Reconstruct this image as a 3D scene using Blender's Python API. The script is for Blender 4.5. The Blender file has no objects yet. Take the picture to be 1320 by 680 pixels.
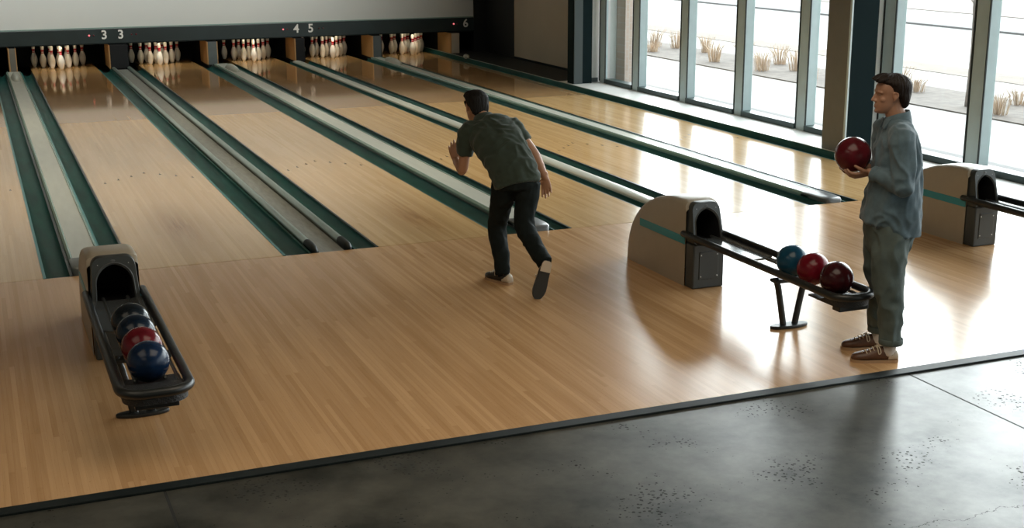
import bpy, bmesh, math, random
from mathutils import Vector, Matrix, noise
V = Vector
random.seed(7)
S = bpy.context.scene
COL = S.collection
PI = math.pi

# ------------------------------------------------------------------ helpers
class MB:
    """collects shapes; build() links them as ONE mesh object"""
    def __init__(s): s.bm = bmesh.new(); s.mi = 0
    def face(s, vs):
        try:
            f = s.bm.faces.new(vs); f.material_index = s.mi; return f
        except ValueError: return None
    def v(s, p): return s.bm.verts.new(p)
    def box(s, x0, x1, y0, y1, z0, z1):
        p = [s.v((x, y, z)) for z in (z0, z1) for y in (y0, y1) for x in (x0, x1)]
        for q in ((0,2,3,1),(4,5,7,6),(0,1,5,4),(2,6,7,3),(0,4,6,2),(1,3,7,5)): s.face([p[i] for i in q])
        return s
    def prism_y(s, prof, y0, y1, close=True, caps=True):
        """profile of (x, z) extruded along y"""
        a = [s.v((x, y0, z)) for x, z in prof]; b = [s.v((x, y1, z)) for x, z in prof]
        n = len(prof)
        for i in range(n if close else n - 1):
            j = (i + 1) % n; s.face([a[i], a[j], b[j], b[i]])
        if close and caps: s.face(a[::-1]); s.face(b)
        return s
    def prism_x(s, prof, x0, x1, caps=True):
        """profile of (y, z) extruded along x"""
        a = [s.v((x0, y, z)) for y, z in prof]; b = [s.v((x1, y, z)) for y, z in prof]
        n = len(prof)
        for i in range(n):
            j = (i + 1) % n; s.face([a[i], b[i], b[j], a[j]])
        if caps: s.face(a); s.face(b[::-1])
        return s
    def prism_z(s, prof, z0, z1):
        a = [s.v((x, y, z0)) for x, y in prof]; b = [s.v((x, y, z1)) for x, y in prof]
        n = len(prof)
        for i in range(n):
            j = (i + 1) % n; s.face([a[i], a[j], b[j], b[i]])
        s.face(a[::-1]); s.face(b)
        return s
    def loft(s, rings, caps=True, closed=True):
        R = [[s.v(p) for p in r] for r in rings]; n = len(R[0])
        for a, b in zip(R, R[1:]):
            for i in range(n if closed else n - 1):
                j = (i + 1) % n; s.face([a[i], a[j], b[j], b[i]])
        if caps:
            for r, fl in ((R[0], 1), (R[-1], 0)):
                c = V((0, 0, 0))
                for q in r: c += q.co
                c = s.v(c / n)
                for i in range(n):
                    j = (i + 1) % n
                    s.face([r[j], r[i], c] if fl else [r[i], r[j], c])
        return s
    def tube(s, pts, rad, side=None, seg=14, dome=True, smooth=0):
        pts = [V(p) for p in pts]
        rad = [(r, r) if not isinstance(r, (tuple, list)) else tuple(r) for r in (rad if isinstance(rad, list) else [rad] * len(pts))]
        if smooth and len(pts) > 2: pts, rad = catmull(pts, rad, smooth)
        n = len(pts); T = []
        for i in range(n):
            t = pts[min(i + 1, n - 1)] - pts[max(i - 1, 0)]
            T.append(t.normalized())
        if side is None:
            side = V((0, 0, 1)) if abs(T[0].z) < .9 else V((1, 0, 0))
        side = V(side); rings = []; fr = []
        a = (side - T[0] * side.dot(T[0])).normalized()
        for i in range(n):
            a = (a - T[i] * a.dot(T[i])).normalized(); fr.append((a.copy(), T[i].cross(a)))
        def ring(c, a, b, ra, rb):
            return [c + a * (ra * math.cos(2 * PI * k / seg)) + b * (rb * math.sin(2 * PI * k / seg)) for k in range(seg)]
        if dome:
            for an in (75, 50, 25):
                q = math.radians(an); m = min(rad[0])
                rings.append(ring(pts[0] - T[0] * (m * math.sin(q)), fr[0][0], fr[0][1], rad[0][0] * math.cos(q), rad[0][1] * math.cos(q)))
        for i in range(n): rings.append(ring(pts[i], fr[i][0], fr[i][1], *rad[i]))
        if dome:
            for an in (25, 50, 75):
                q = math.radians(an); m = min(rad[-1])
                rings.append(ring(pts[-1] + T[-1] * (m * math.sin(q)), fr[-1][0], fr[-1][1], rad[-1][0] * math.cos(q), rad[-1][1] * math.cos(q)))
        return s.loft(rings)
    def ell(s, c, r, mat=None, seg=20, rg=12):
        c = V(c); r = (r, r, r) if not isinstance(r, (tuple, list)) else r
        rings = []
        for k in range(1, rg):
            th = PI * k / rg
            rings.append([V((r[0] * math.sin(th) * math.cos(2*PI*i/seg), r[1] * math.sin(th) * math.sin(2*PI*i/seg), -r[2] * math.cos(th))) for i in range(seg)])
        rings = [[(c + (mat @ p if mat else p)) for p in q] for q in rings]
        return s.loft(rings)
    def lathe(s, prof, seg=24, c=(0, 0, 0), mats=None):
        c = V(c); R = []
        for r, z in prof:
            R.append([s.v(c + V((r * math.cos(2*PI*i/seg), r * math.sin(2*PI*i/seg), z))) for i in range(seg)])
        for k, (a, b) in enumerate(zip(R, R[1:])):
            if mats: s.mi = mats[k]
            for i in range(seg):
                j = (i + 1) % seg; s.face([a[i], a[j], b[j], b[i]])
        s.face(R[0][::-1]); s.face(R[-1])
        return s
    def build(s, name, mats, parent=None, smooth=True, bevel=0, seg=2, solid=0, loc=None, auto=35):
        bmesh.ops.recalc_face_normals(s.bm, faces=s.bm.faces)
        me = bpy.data.meshes.new(name); s.bm.to_mesh(me); s.bm.free()
        for m in (mats if isinstance(mats, (list, tuple)) else [mats]): me.materials.append(m)
        return link(name, me, parent, smooth, bevel, seg, solid, loc, auto)

def link(name, me, parent=None, smooth=True, bevel=0, seg=2, solid=0, loc=None, auto=35):
    o = bpy.data.objects.new(name, me); COL.objects.link(o)
    if loc is not None: o.location = loc
    if parent: o.parent = parent
    if solid:
        m = o.modifiers.new('solid', 'SOLIDIFY'); m.thickness = solid; m.offset = 0
    if bevel:
        m = o.modifiers.new('bevel', 'BEVEL'); m.width = bevel; m.segments = seg; m.limit_method = 'ANGLE'; m.angle_limit = math.radians(30)
        m.harden_normals = False
    if smooth:
        for p in me.polygons: p.use_smooth = True
        try: me.set_sharp_from_angle(angle=math.radians(auto))
        except Exception: pass
    return o

def catmull(pts, rad, k):
    P, R = [], []; n = len(pts)
    for i in range(n - 1):
        p0, p1, p2, p3 = pts[max(i-1, 0)], pts[i], pts[i+1], pts[min(i+2, n-1)]
        for j in range(k):
            t = j / k
            P.append(.5 * ((2*p1) + (p2-p0)*t + (2*p0-5*p1+4*p2-p3)*t*t + (3*p1-p0-3*p2+p3)*t**3))
            u = t*t*(3-2*t)
            R.append(tuple(rad[i][q]*(1-u) + rad[i+1][q]*u for q in (0, 1)))
    P.append(pts[-1]); R.append(rad[-1]); return P, R

def remesh(mb, voxel, smooth=6, fold=None):
    """fuse overlapping closed shapes into one continuous skin"""
    bmesh.ops.recalc_face_normals(mb.bm, faces=mb.bm.faces)
    me = bpy.data.meshes.new('tmp'); mb.bm.to_mesh(me); mb.bm.free()
    o = bpy.data.objects.new('tmp', me); COL.objects.link(o)
    m = o.modifiers.new('r', 'REMESH'); m.mode = 'VOXEL'; m.voxel_size = voxel; m.use_smooth_shade = True
    if smooth:
        q = o.modifiers.new('s', 'SMOOTH'); q.factor = .5; q.iterations = smooth
    dg = bpy.context.evaluated_depsgraph_get(); dg.update()
    out = bpy.data.meshes.new_from_object(o.evaluated_get(dg))
    bpy.data.objects.remove(o); bpy.data.meshes.remove(me)
    if fold:
        nv = [v.normal.copy() for v in out.vertices]
        for v, n in zip(out.vertices, nv): v.co += n * fold(v.co, n)
    return out

def skin_obj(name, me, mats, parent, base):
    me.transform(Matrix.Translation(-V(base))); me.materials.clear()
    for m in (mats if isinstance(mats, (list, tuple)) else [mats]): me.materials.append(m)
    return link(name, me, parent, True, auto=80)

def tag(o, label=None, cat=None, group=None, kind=None):
    for k, v in (('label', label), ('category', cat), ('group', group), ('kind', kind)):
        if v: o[k] = v
    return o
def empty(name, loc=(0, 0, 0), label=None, cat=None, group=None, kind=None):
    o = bpy.data.objects.new(name, None); COL.objects.link(o); o.location = loc; o.empty_display_size = .1
    return tag(o, label, cat, group, kind)
def copy_tree(o, parent=None):
    c = o.copy(); COL.objects.link(c); c.parent = parent
    for ch in list(o.children): copy_tree(ch, c)
    return c

# ------------------------------------------------------------------ materials
def new(name):
    m = bpy.data.materials.new(name); m.use_nodes = True
    nt = m.node_tree; b = nt.nodes['Principled BSDF']
    return m, nt, b
def nd(nt, t, **kw):
    n = nt.nodes.new(t)
    for k, v in kw.items():
        if k in n.inputs: n.inputs[k].default_value = v
        else: setattr(n, k, v)
    return n
def pmat(name, col, rough=.5, metal=0, var=.0, vscale=8, bump=0, bscale=60, coat=0, spec=None, stretch=None, sheen=0):
    m, nt, b = new(name); L = nt.links
    b.inputs['Base Color'].default_value = (*col, 1); b.inputs['Roughness'].default_value = rough; b.inputs['Metallic'].default_value = metal
    if coat: b.inputs['Coat Weight'].default_value = coat; b.inputs['Coat Roughness'].default_value = .08
    if spec is not None: b.inputs['Specular IOR Level'].default_value = spec
    if sheen: b.inputs['Sheen Weight'].default_value = sheen; b.inputs['Sheen Roughness'].default_value = .5
    tc = nd(nt, 'ShaderNodeTexCoord'); src = tc.outputs['Object']
    if stretch:
        mp = nd(nt, 'ShaderNodeMapping'); mp.inputs['Scale'].default_value = stretch; L.new(src, mp.inputs[0]); src = mp.outputs[0]
    if var:
        n = nd(nt, 'ShaderNodeTexNoise', Scale=vscale, Detail=5.0); L.new(src, n.inputs['Vector'])
        r = nd(nt, 'ShaderNodeMapRange'); r.inputs[1].default_value = .3; r.inputs[2].default_value = .7; r.inputs[3].default_value = 1 - var; r.inputs[4].default_value = 1 + var
        L.new(n.outputs[0], r.inputs[0])
        mx = nd(nt, 'ShaderNodeMix', data_type='RGBA', blend_type='MULTIPLY'); mx.inputs[0].default_value = 1
        mx.inputs[6].default_value = (*col, 1); L.new(r.outputs[0], mx.inputs[7]); L.new(mx.outputs[2], b.inputs['Base Color'])
    if bump:
        n = nd(nt, 'ShaderNodeTexNoise', Scale=bscale, Detail=4.0); L.new(src, n.inputs['Vector'])
        bp = nd(nt, 'ShaderNodeBump', Strength=bump, Distance=.01); L.new(n.outputs[0], bp.inputs['Height']); L.new(bp.outputs[0], b.inputs['Normal'])
    return m
def math_(nt, op, a, bb=None, c=None):
    n = nt.nodes.new('ShaderNodeMath'); n.operation = op
    for i, q in enumerate((a, bb, c)):
        if q is None: continue
        if isinstance(q, (int, float)): n.inputs[i].default_value = q
        else: nt.links.new(q, n.inputs[i])
    return n.outputs[0]

def wood(name, dark, light, rough, bw, wear=()):
    """maple boards running along y"""
    m, nt, b = new(name); L = nt.links
    g = nd(nt, 'ShaderNodeNewGeometry'); sp = nd(nt, 'ShaderNodeSeparateXYZ'); L.new(g.outputs['Position'], sp.inputs[0])
    bx = math_(nt, 'DIVIDE', sp.outputs[0], bw); bi = math_(nt, 'FLOOR', bx)
    w1 = nd(nt, 'ShaderNodeTexWhiteNoise', noise_dimensions='1D'); L.new(bi, w1.inputs['W'])
    yo = math_(nt, 'MULTIPLY_ADD', w1.outputs[0], 3.1, sp.outputs[1])
    yi = math_(nt, 'FLOOR', math_(nt, 'DIVIDE', yo, 1.7))
    cb = nd(nt, 'ShaderNodeCombineXYZ'); L.new(bi, cb.inputs[0]); L.new(yi, cb.inputs[1])
    w2 = nd(nt, 'ShaderNodeTexWhiteNoise', noise_dimensions='3D'); L.new(cb.outputs[0], w2.inputs['Vector'])
    mp = nd(nt, 'ShaderNodeMapping'); mp.inputs['Scale'].default_value = (55, 1.6, 1); L.new(g.outputs['Position'], mp.inputs[0])
    n1 = nd(nt, 'ShaderNodeTexNoise', Scale=1.0, Detail=6.0, Roughness=.6); L.new(mp.outputs[0], n1.inputs['Vector'])
    mp2 = nd(nt, 'ShaderNodeMapping'); mp2.inputs['Scale'].default_value = (7, .5, 1); L.new(g.outputs['Position'], mp2.inputs[0])
    n2 = nd(nt, 'ShaderNodeTexNoise', Scale=1.0, Detail=4.0); L.new(mp2.outputs[0], n2.inputs['Vector'])
    t = math_(nt, 'ADD', math_(nt, 'MULTIPLY', w2.outputs[0], .42), math_(nt, 'ADD', math_(nt, 'MULTIPLY', n1.outputs[0], .55), math_(nt, 'MULTIPLY', n2.outputs[0], .5)))
    t = math_(nt, 'MULTIPLY_ADD', t, 1.05, -.30)
    rp = nd(nt, 'ShaderNodeValToRGB'); L.new(t, rp.inputs[0])
    e = rp.color_ramp.elements; e[0].position = .05; e[0].color = (*dark, 1); e[1].position = .95; e[1].color = (*light, 1)
    # board seams
    fr = math_(nt, 'FRACT', bx); ed = math_(nt, 'LESS_THAN', fr, .035)
    mx = nd(nt, 'ShaderNodeMix', data_type='RGBA', blend_type='MULTIPLY'); L.new(math_(nt, 'MULTIPLY', ed, .35), mx.inputs[0])
    L.new(rp.outputs[0], mx.inputs[6]); mx.inputs[7].default_value = (.45, .3, .2, 1)
    # scuffs
    n3 = nd(nt, 'ShaderNodeTexNoise', Scale=90.0, Detail=1.0); L.new(g.outputs['Position'], n3.inputs['Vector'])
    sc = math_(nt, 'MULTIPLY', math_(nt, 'GREATER_THAN', n3.outputs[0], .74), .5)
    mx2 = nd(nt, 'ShaderNodeMix', data_type='RGBA', blend_type='MULTIPLY'); L.new(sc, mx2.inputs[0]); L.new(mx.outputs[2], mx2.inputs[6]); mx2.inputs[7].default_value = (.3, .22, .16, 1)
    last = mx2.outputs[2]
    for wx, wy, rx, ry in wear:
        dx = math_(nt, 'DIVIDE', math_(nt, 'SUBTRACT', sp.outputs[0], wx), rx); dy = math_(nt, 'DIVIDE', math_(nt, 'SUBTRACT', sp.outputs[1], wy), ry)
        q = math_(nt, 'SQRT', math_(nt, 'ADD', math_(nt, 'MULTIPLY', dx, dx), math_(nt, 'MULTIPLY', dy, dy)))
        q = math_(nt, 'MAXIMUM', math_(nt, 'SUBTRACT', 1.0, q), 0.0)
        q = math_(nt, 'MULTIPLY', q, math_(nt, 'MULTIPLY_ADD', n1.outputs[0], 2.4, -.45))
        mw = nd(nt, 'ShaderNodeMix', data_type='RGBA', blend_type='MULTIPLY'); L.new(q, mw.inputs[0]); L.new(last, mw.inputs[6]); mw.inputs[7].default_value = (.55, .42, .28, 1); last = mw.outputs[2]
    L.new(last, b.inputs['Base Color'])
    rr = nd(nt, 'ShaderNodeMapRange'); rr.inputs[3].default_value = rough * .8; rr.inputs[4].default_value = rough * 1.25; L.new(n2.outputs[0], rr.inputs[0]); L.new(rr.outputs[0], b.inputs['Roughness'])
    b.inputs['Specular IOR Level'].default_value = .5
    return m

def concrete():
    m, nt, b = new('polished_concrete'); L = nt.links
    g = nd(nt, 'ShaderNodeNewGeometry'); sp = nd(nt, 'ShaderNodeSeparateXYZ'); L.new(g.outputs['Position'], sp.inputs[0])
    n1 = nd(nt, 'ShaderNodeTexNoise', Scale=1.7, Detail=12.0, Roughness=.68); L.new(g.outputs['Position'], n1.inputs['Vector'])
    rp = nd(nt, 'ShaderNodeValToRGB'); L.new(n1.outputs[0], rp.inputs[0])
    e = rp.color_ramp.elements; e[0].position = .3; e[0].color = (.008, .010, .009, 1); e[1].position = .7; e[1].color = (.082, .08, .066, 1)
    # pits, in patches
    v = nd(nt, 'ShaderNodeTexVoronoi', Scale=38.0, Randomness=1.0); L.new(g.outputs['Position'], v.inputs['Vector'])
    n2 = nd(nt, 'ShaderNodeTexNoise', Scale=2.3, Detail=2.0); L.new(g.outputs['Position'], n2.inputs['Vector'])
    n5 = nd(nt, 'ShaderNodeTexNoise', Scale=60.0, Detail=2.0); L.new(g.outputs['Position'], n5.inputs['Vector'])
    pr = nd(nt, 'ShaderNodeMapRange'); pr.inputs[1].default_value = .50; pr.inputs[2].default_value = .64; pr.inputs[3].default_value = .30; pr.inputs[4].default_value = .64; L.new(n2.outputs[0], pr.inputs[0])
    pit = math_(nt, 'LESS_THAN', math_(nt, 'MULTIPLY_ADD', n5.outputs[0], .7, v.outputs['Distance']), pr.outputs[0])
    # saw-cut joints
    def line(x0, w): return math_(nt, 'LESS_THAN', math_(nt, 'ABSOLUTE', math_(nt, 'SUBTRACT', sp.outputs[0], x0)), w)
    j = math_(nt, 'MAXIMUM', line(5.13, .007), line(.668, .007))
    # wandering hairline crack
    n3 = nd(nt, 'ShaderNodeTexNoise', Scale=3.0, Detail=7.0, Roughness=.7); L.new(g.outputs['Position'], n3.inputs['Vector'])
    cy = math_(nt, 'MULTIPLY_ADD', n3.outputs[0], .35, -6.33)
    cr = math_(nt, 'LESS_THAN', math_(nt, 'ABSOLUTE', math_(nt, 'SUBTRACT', sp.outputs[1], cy)), .0035)
    cr = math_(nt, 'MULTIPLY', cr, math_(nt, 'GREATER_THAN', sp.outputs[0], 3.55))
    d = math_(nt, 'MULTIPLY', math_(nt, 'MAXIMUM', pit, math_(nt, 'MAXIMUM', j, cr)), .85)
    mx = nd(nt, 'ShaderNodeMix', data_type='RGBA'); L.new(d, mx.inputs[0]); L.new(rp.outputs[0], mx.inputs[6]); mx.inputs[7].default_value = (.012, .012, .011, 1)
    L.new(mx.outputs[2], b.inputs['Base Color'])
    n4 = nd(nt, 'ShaderNodeTexNoise', Scale=1.3, Detail=2.0); L.new(g.outputs['Position'], n4.inputs['Vector'])
    rr = nd(nt, 'ShaderNodeMapRange'); rr.inputs[1].default_value = .3; rr.inputs[2].default_value = .7; rr.inputs[3].default_value = .285; rr.inputs[4].default_value = .36; si = nd(nt, 'ShaderNodeMapRange'); si.inputs[1].default_value = .3; si.inputs[2].default_value = .7; si.inputs[3].default_value = .18; si.inputs[4].default_value = .40; L.new(n1.outputs[0], si.inputs[0]); L.new(si.outputs[0], b.inputs['Specular IOR Level'])
    L.new(n4.outputs[0], rr.inputs[0]); L.new(math_(nt, 'MULTIPLY_ADD', d, .5, rr.outputs[0]), b.inputs['Roughness'])
    bp = nd(nt, 'ShaderNodeBump', Strength=.15, Distance=.004); L.new(math_(nt, 'MULTIPLY', d, -1.0), bp.inputs['Height']); L.new(bp.outputs[0], b.inputs['Normal'])
    return m

def brick():
    m, nt, b = new('outside_brick'); L = nt.links
    tc = nd(nt, 'ShaderNodeTexCoord'); mp = nd(nt, 'ShaderNodeMapping'); mp.inputs['Rotation'].default_value = (PI/2, 0, PI/2); L.new(tc.outputs['Object'], mp.inputs[0])
    t = nd(nt, 'ShaderNodeTexBrick', Scale=4.0); L.new(mp.outputs[0], t.inputs[0])
    t.inputs['Color1'].default_value = (.56, .44, .36, 1); t.inputs['Color2'].default_value = (.62, .5, .42, 1); t.inputs['Mortar'].default_value = (.6, .56, .53, 1); t.inputs['Mortar Size'].default_value = .02
    L.new(t.outputs[0], b.inputs['Base Color']); b.inputs['Roughness'].default_value = .9
    return m

def emis(name, col, s):
    m, nt, b = new(name); b.inputs['Base Color'].default_value = (*col, 1)
    b.inputs['Emission Color'].default_value = (*col, 1); b.inputs['Emission Strength'].default_value = s
    return m

def glass():
    m = bpy.data.materials.new('window_glass'); m.use_nodes = True; nt = m.node_tree; nt.nodes.clear()
    o = nd(nt, 'ShaderNodeOutputMaterial'); a = nd(nt, 'ShaderNodeBsdfTransparent'); a.inputs[0].default_value = (.96, .985, .98, 1)
    g = nd(nt, 'ShaderNodeBsdfGlossy', Roughness=.0); f = nd(nt, 'ShaderNodeLayerWeight', Blend=.5); x = nd(nt, 'ShaderNodeMixShader')
    nt.links.new(math_(nt, 'MULTIPLY_ADD', math_(nt, 'POWER', f.outputs['Facing'], 5.0), .5, .02), x.inputs[0]); nt.links.new(a.outputs[0], x.inputs[1]); nt.links.new(g.outputs[0], x.inputs[2]); nt.links.new(x.outputs[0], o.inputs[0])
    return m

M = {}
M['approach'] = wood('approach_maple', (.37, .203, .087), (.60, .375, .19), .2, .030)
M['lane'] = wood('lane_maple', (.42, .258, .108), (.61, .412, .2), .17, .03, [(1.62, 1.45, .34, 1.3), (3.72, .95, .30, 1.2)])
M['lanefar'] = wood('lane_maple_oiled', (.33, .19, .082), (.48, .30, .145), .07, .03)
M['lanefar'].node_tree.nodes['Principled BSDF'].inputs['Specular IOR Level'].default_value = .36
M['deck'] = wood('pin_deck_maple', (.42, .22, .07), (.68, .42, .17), .12, .027)
M['kickwood'] = wood('kickback_wood', (.45, .24, .09), (.62, .36, .15), .4, .03)
M['arrow'] = pmat('arrow_inlay', (.06, .03, .015), .25)
M['gutter'] = pmat('gutter_green', (.007, .062, .055), .5, var=.35, vscale=3, stretch=(3, .5, 1), spec=.18)
M['gutterdark'] = pmat('gutter_edge_black', (.006, .014, .013), .35)
M['teal'] = pmat('teal_edge', (.02, .17, .17), .3)
M['cap'] = pmat('capping_grey', (.45, .47, .42), .3, var=.07, vscale=4, stretch=(4, .6, 1))
M['caplip'] = pmat('capping_lip', (.22, .33, .29), .25)
M['capdark'] = pmat('capping_end_grey', (.10, .12, .12), .35, var=.1)
M['tube'] = pmat('rail_aluminium', (.30, .37, .34), .3, metal=.6)
M['strip'] = pmat('division_board_grey', (.20, .21, .19), .5, var=.2, vscale=5, stretch=(6, 1, 1))
M['concrete'] = concrete()
M['edge'] = pmat('edge_trim_black', (.006, .010, .010), .5, var=.2, spec=.2)
M['under'] = pmat('subfloor_dark', (.01, .012, .012), .7)
M['white'] = pmat('masking_panel_white', (.62, .645, .62), .6, var=.02, vscale=1)
M['header'] = pmat('header_charcoal', (.020, .032, .033), .35, var=.15, vscale=2)
M['black'] = pmat('black_cloth', (.004, .005, .006), .8)
M['blackwall'] = pmat('black_wall_paint', (.008, .010, .011), .6)
M['num'] = pmat('number_white', (.8, .8, .76), .5)
M['led'] = emis('red_indicator', (1, .2, .22), .8)
M['leddim'] = pmat('dim_red_lens', (.12, .008, .015), .3)
M['lamp'] = emis('pin_lamp_tube', (1, .86, .62), 9)
M['beige'] = pmat('beige_wall_paint', (.58, .50, .38), .6, var=.04, vscale=1.2)
M['wallwarm'] = pmat('warm_grey_wall', (.35, .32, .27), .8, var=.03, vscale=1)
M['ceil'] = pmat('ceiling_paint', (.30, .29, .27), .9, var=.03)
M['whitewall'] = pmat('white_wall_paint', (.92, .93, .91), .6, var=.02)
M['mull'] = pmat('mullion_grey_green', (.44, .54, .555), .45, var=.04)
M['gasket'] = pmat('black_gasket', (.012, .02, .02), .5)
M['winbase'] = pmat('window_base_dark', (.03, .055, .055), .4)
M['glass'] = glass()
M['ledge'] = pmat('ledge_pale_concrete', (.68, .69, .67), .35, var=.06, vscale=3)
M['colA'] = pmat('column_grey_brown', (.15, .14, .115), .55, var=.05)
M['colB'] = pmat('column_teal_steel', (.004, .012, .0135), .7, spec=.1)
M['colC'] = pmat('column_pale_edge', (.55, .62, .62), .35, metal=.2)
M['colD'] = pmat('column_blue_grey', (.075, .09, .092), .6, spec=.2)
M['shell'] = pmat('hood_cream_shell', (.34, .295, .225), .42, var=.03, bump=.05, bscale=200)
M['hoodframe'] = pmat('hood_dark_grey', (.036, .043, .044), .36, bump=.04, bscale=250)
M['hoodrim'] = pmat('hood_rim_grey', (.09, .098, .10), .32)
M['hoodin'] = pmat('hood_inside_black', (.004, .004, .005), .7)
M['stripe'] = pmat('hood_teal_stripe', (.006, .24, .30), .35)
M['rail'] = pmat('rack_black_rail', (.008, .010, .010), .38)
M['inrail'] = pmat('rack_inner_grey', (.10, .11, .11), .3, metal=.5)
M['tray'] = pmat('rack_tray_grey', (.06, .065, .065), .12, spec=.9)
M['pad'] = pmat('rack_pad_rubber', (.015, .016, .017), .5, bump=.6, bscale=120)
M['screw'] = pmat('screw_steel', (.5, .5, .48), .3, metal=.9)
M['pinw'] = pmat('pin_white', (.82, .78, .70), .25, coat=.4)
M['pinr'] = pmat('pin_red_stripe', (.5, .02, .035), .3, coat=.4)
M['hole'] = pmat('finger_hole_dark', (.006, .006, .006), .6)
def ballmat(n, c, sw): return pmat(n, tuple(q * .85 for q in c), .2, var=sw, vscale=9, spec=.28)
M['b_navy'] = ballmat('ball_navy', (.006, .02, .055), .5)
M['b_navy2'] = ballmat('ball_blue_black', (.006, .016, .032), .5)
M['b_black'] = ballmat('ball_dark_slate', (.008, .014, .02), .5)
M['b_red'] = ballmat('ball_crimson', (.17, .006, .016), .4)
M['b_red2'] = ballmat('ball_maroon', (.12, .008, .015), .4)
M['b_blue'] = ballmat('ball_petrol_blue', (.008, .065, .12), .4)
M['b_dark'] = ballmat('ball_dark_maroon', (.05, .007, .010), .5)
M['b_held'] = ballmat('ball_deep_red', (.10, .008, .014), .4)
M['skin1'] = pmat('skin_tan', (.40, .21, .125), .5, var=.05, vscale=20)
M['skin2'] = pmat('skin_fair', (.36, .19, .12), .5, var=.05, vscale=20)
M['hair1'] = pmat('hair_black', (.008, .007, .006), .65, spec=.2, bump=.7, bscale=90, stretch=(1, 1, .25))
M['hair2'] = pmat('hair_dark_brown', (.014, .008, .0055), .6, spec=.25, bump=.7, bscale=90, stretch=(1, 1, .25))
M['polo'] = pmat('polo_dark_olive', (.034, .049, .037), .85, spec=.2, var=.12, vscale=14, bump=.15, bscale=300, sheen=.2)
M['trouser1'] = pmat('trousers_black', (.008, .012, .012), .85, spec=.15, var=.2, vscale=20, bump=.2, bscale=250)
M['denim'] = pmat('shirt_chambray', (.085, .135, .165), .8, var=.18, vscale=22, bump=.25, bscale=320, sheen=.2)
M['trouser2'] = pmat('trousers_grey_green', (.085, .112, .105), .8, var=.15, vscale=18, bump=.2, bscale=280)
M['shoebrown'] = pmat('shoe_brown_leather', (.085, .036, .018), .45, var=.3, vscale=25)
M['shoeblack'] = pmat('shoe_black_leather', (.013, .013, .013), .4)
M['sole'] = pmat('shoe_tan_sole', (.36, .23, .13), .6)
M['soledark'] = pmat('shoe_dark_sole', (.02, .02, .018), .6)
M['cream'] = pmat('shoe_cream_panel', (.50, .42, .32), .6)
M['lace'] = pmat('shoe_lace', (.55, .46, .34), .8)
M['sock'] = pmat('sock_white', (.62, .57, .52), .9, bump=.3, bscale=200)
M['eyew'] = pmat('eye_white', (.32, .27, .24), .4)
M['eyed'] = pmat('eye_iris', (.03, .018, .01), .15)
M['pave'] = pmat('outside_pavement', (.30, .297, .29), .9, var=.05, vscale=.8)
M['road'] = pmat('outside_road', (.235, .234, .23), .9, var=.04, vscale=.5)
M['kerb'] = pmat('outside_kerb', (.15, .15, .15), .9, var=.1)
M['mulch'] = pmat('outside_mulch', (.125, .11, .098), .95, var=.25, vscale=6, bump=.8, bscale=10)
M['tan'] = pmat('outside_dry_verge', (.185, .16, .138), .95, var=.12, vscale=3)
M['bank'] = pmat('outside_far_bank', (.19, .163, .145), .95, var=.1, vscale=1)
M['straw'] = pmat('dry_grass_straw', (.52, .41, .31), .9, var=.15)
M['bark'] = pmat('tree_bark', (.22, .19, .17), .9, var=.3)
M['brick'] = brick()

# ------------------------------------------------------------------ the setting
H0 = 4.5
def struct(name, mb, m, **k):
    o = mb.build(name, m, smooth=k.pop('smooth', False), **k); o['kind'] = 'structure'; return o
struct('floor', MB().box(-7, 10.4, -13.5, -4.42, -.12, -.008), M['concrete'])
struct('floor_under_lanes', MB().box(-7, 10.4, -4.42, 18.6, -.3, -.12), M['under'])
struct('floor_approach', MB().box(-7, 9.3, -4.34, -.006, -.12, 0), M['approach'])
struct('floor_side', MB().box(-7, -.81, .0, 16.1, -.12, -.001), M['approach'])
struct('trim_1', MB().box(-7, 10.0, -4.425, -4.34, -.12, .004), M['edge'], bevel=.003)
struct('ceiling', MB().box(-7, 10.4, -13.5, 18.6, H0, H0 + .1), M['ceil'])
struct('wall_left', MB().box(-7.1, -7, -13.5, 18.6, -.3, H0), M['wallwarm'])
struct('wall_front', MB().box(-7, 10.4, -13.6, -13.5, -.3, H0), M['wallwarm'])
struct('wall_back', MB().box(-7, 10.4, 18.6, 18.7, -.3, H0), M['blackwall'])
mb = MB(); mb.box(10.33, 10.45, 10.21, 14.57, -.12, H0); struct('wall_right', mb, M['beige'])
struct('wall_right_black', MB().box(10.325, 10.45, 14.57, 18.6, -.12, H0), M['blackwall'])
struct('baseboard_right', MB().box(10.31, 10.33, 10.21, 14.57, 0, .07), M['edge'])
struct('floor_corner', MB().box(9.3, 10.33, 10.21, 18.6, -.12, .03), M['under'])
# white reveals that close the window wall beside each column
struct('wall_reveal_far', MB().box(9.72, 10.33, 9.88, 10.21, .0, H0), M['whitewall'])
struct('wall_reveal_near', MB().box(9.74, 10.10, 2.26, 2.62, .06, H0), M['whitewall'])
struct('trim_2', MB().box(9.74, 9.95, 9.865, 9.88, .06, .13), M['capdark'])
# window ledge along the right side
mb = MB(); mb.prism_y([(9.30, -.12), (9.30, .05), (9.31, .06), (9.97, .06), (9.97, -.12)], -13.4, 10.21)
struct('ledge_sill', mb, M['ledge'])
mb = MB(); mb.box(9.283, 9.30, -13.4, -.01, -.1, .052); struct('trim_3', mb, M['gutterdark'], bevel=.004)
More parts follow.
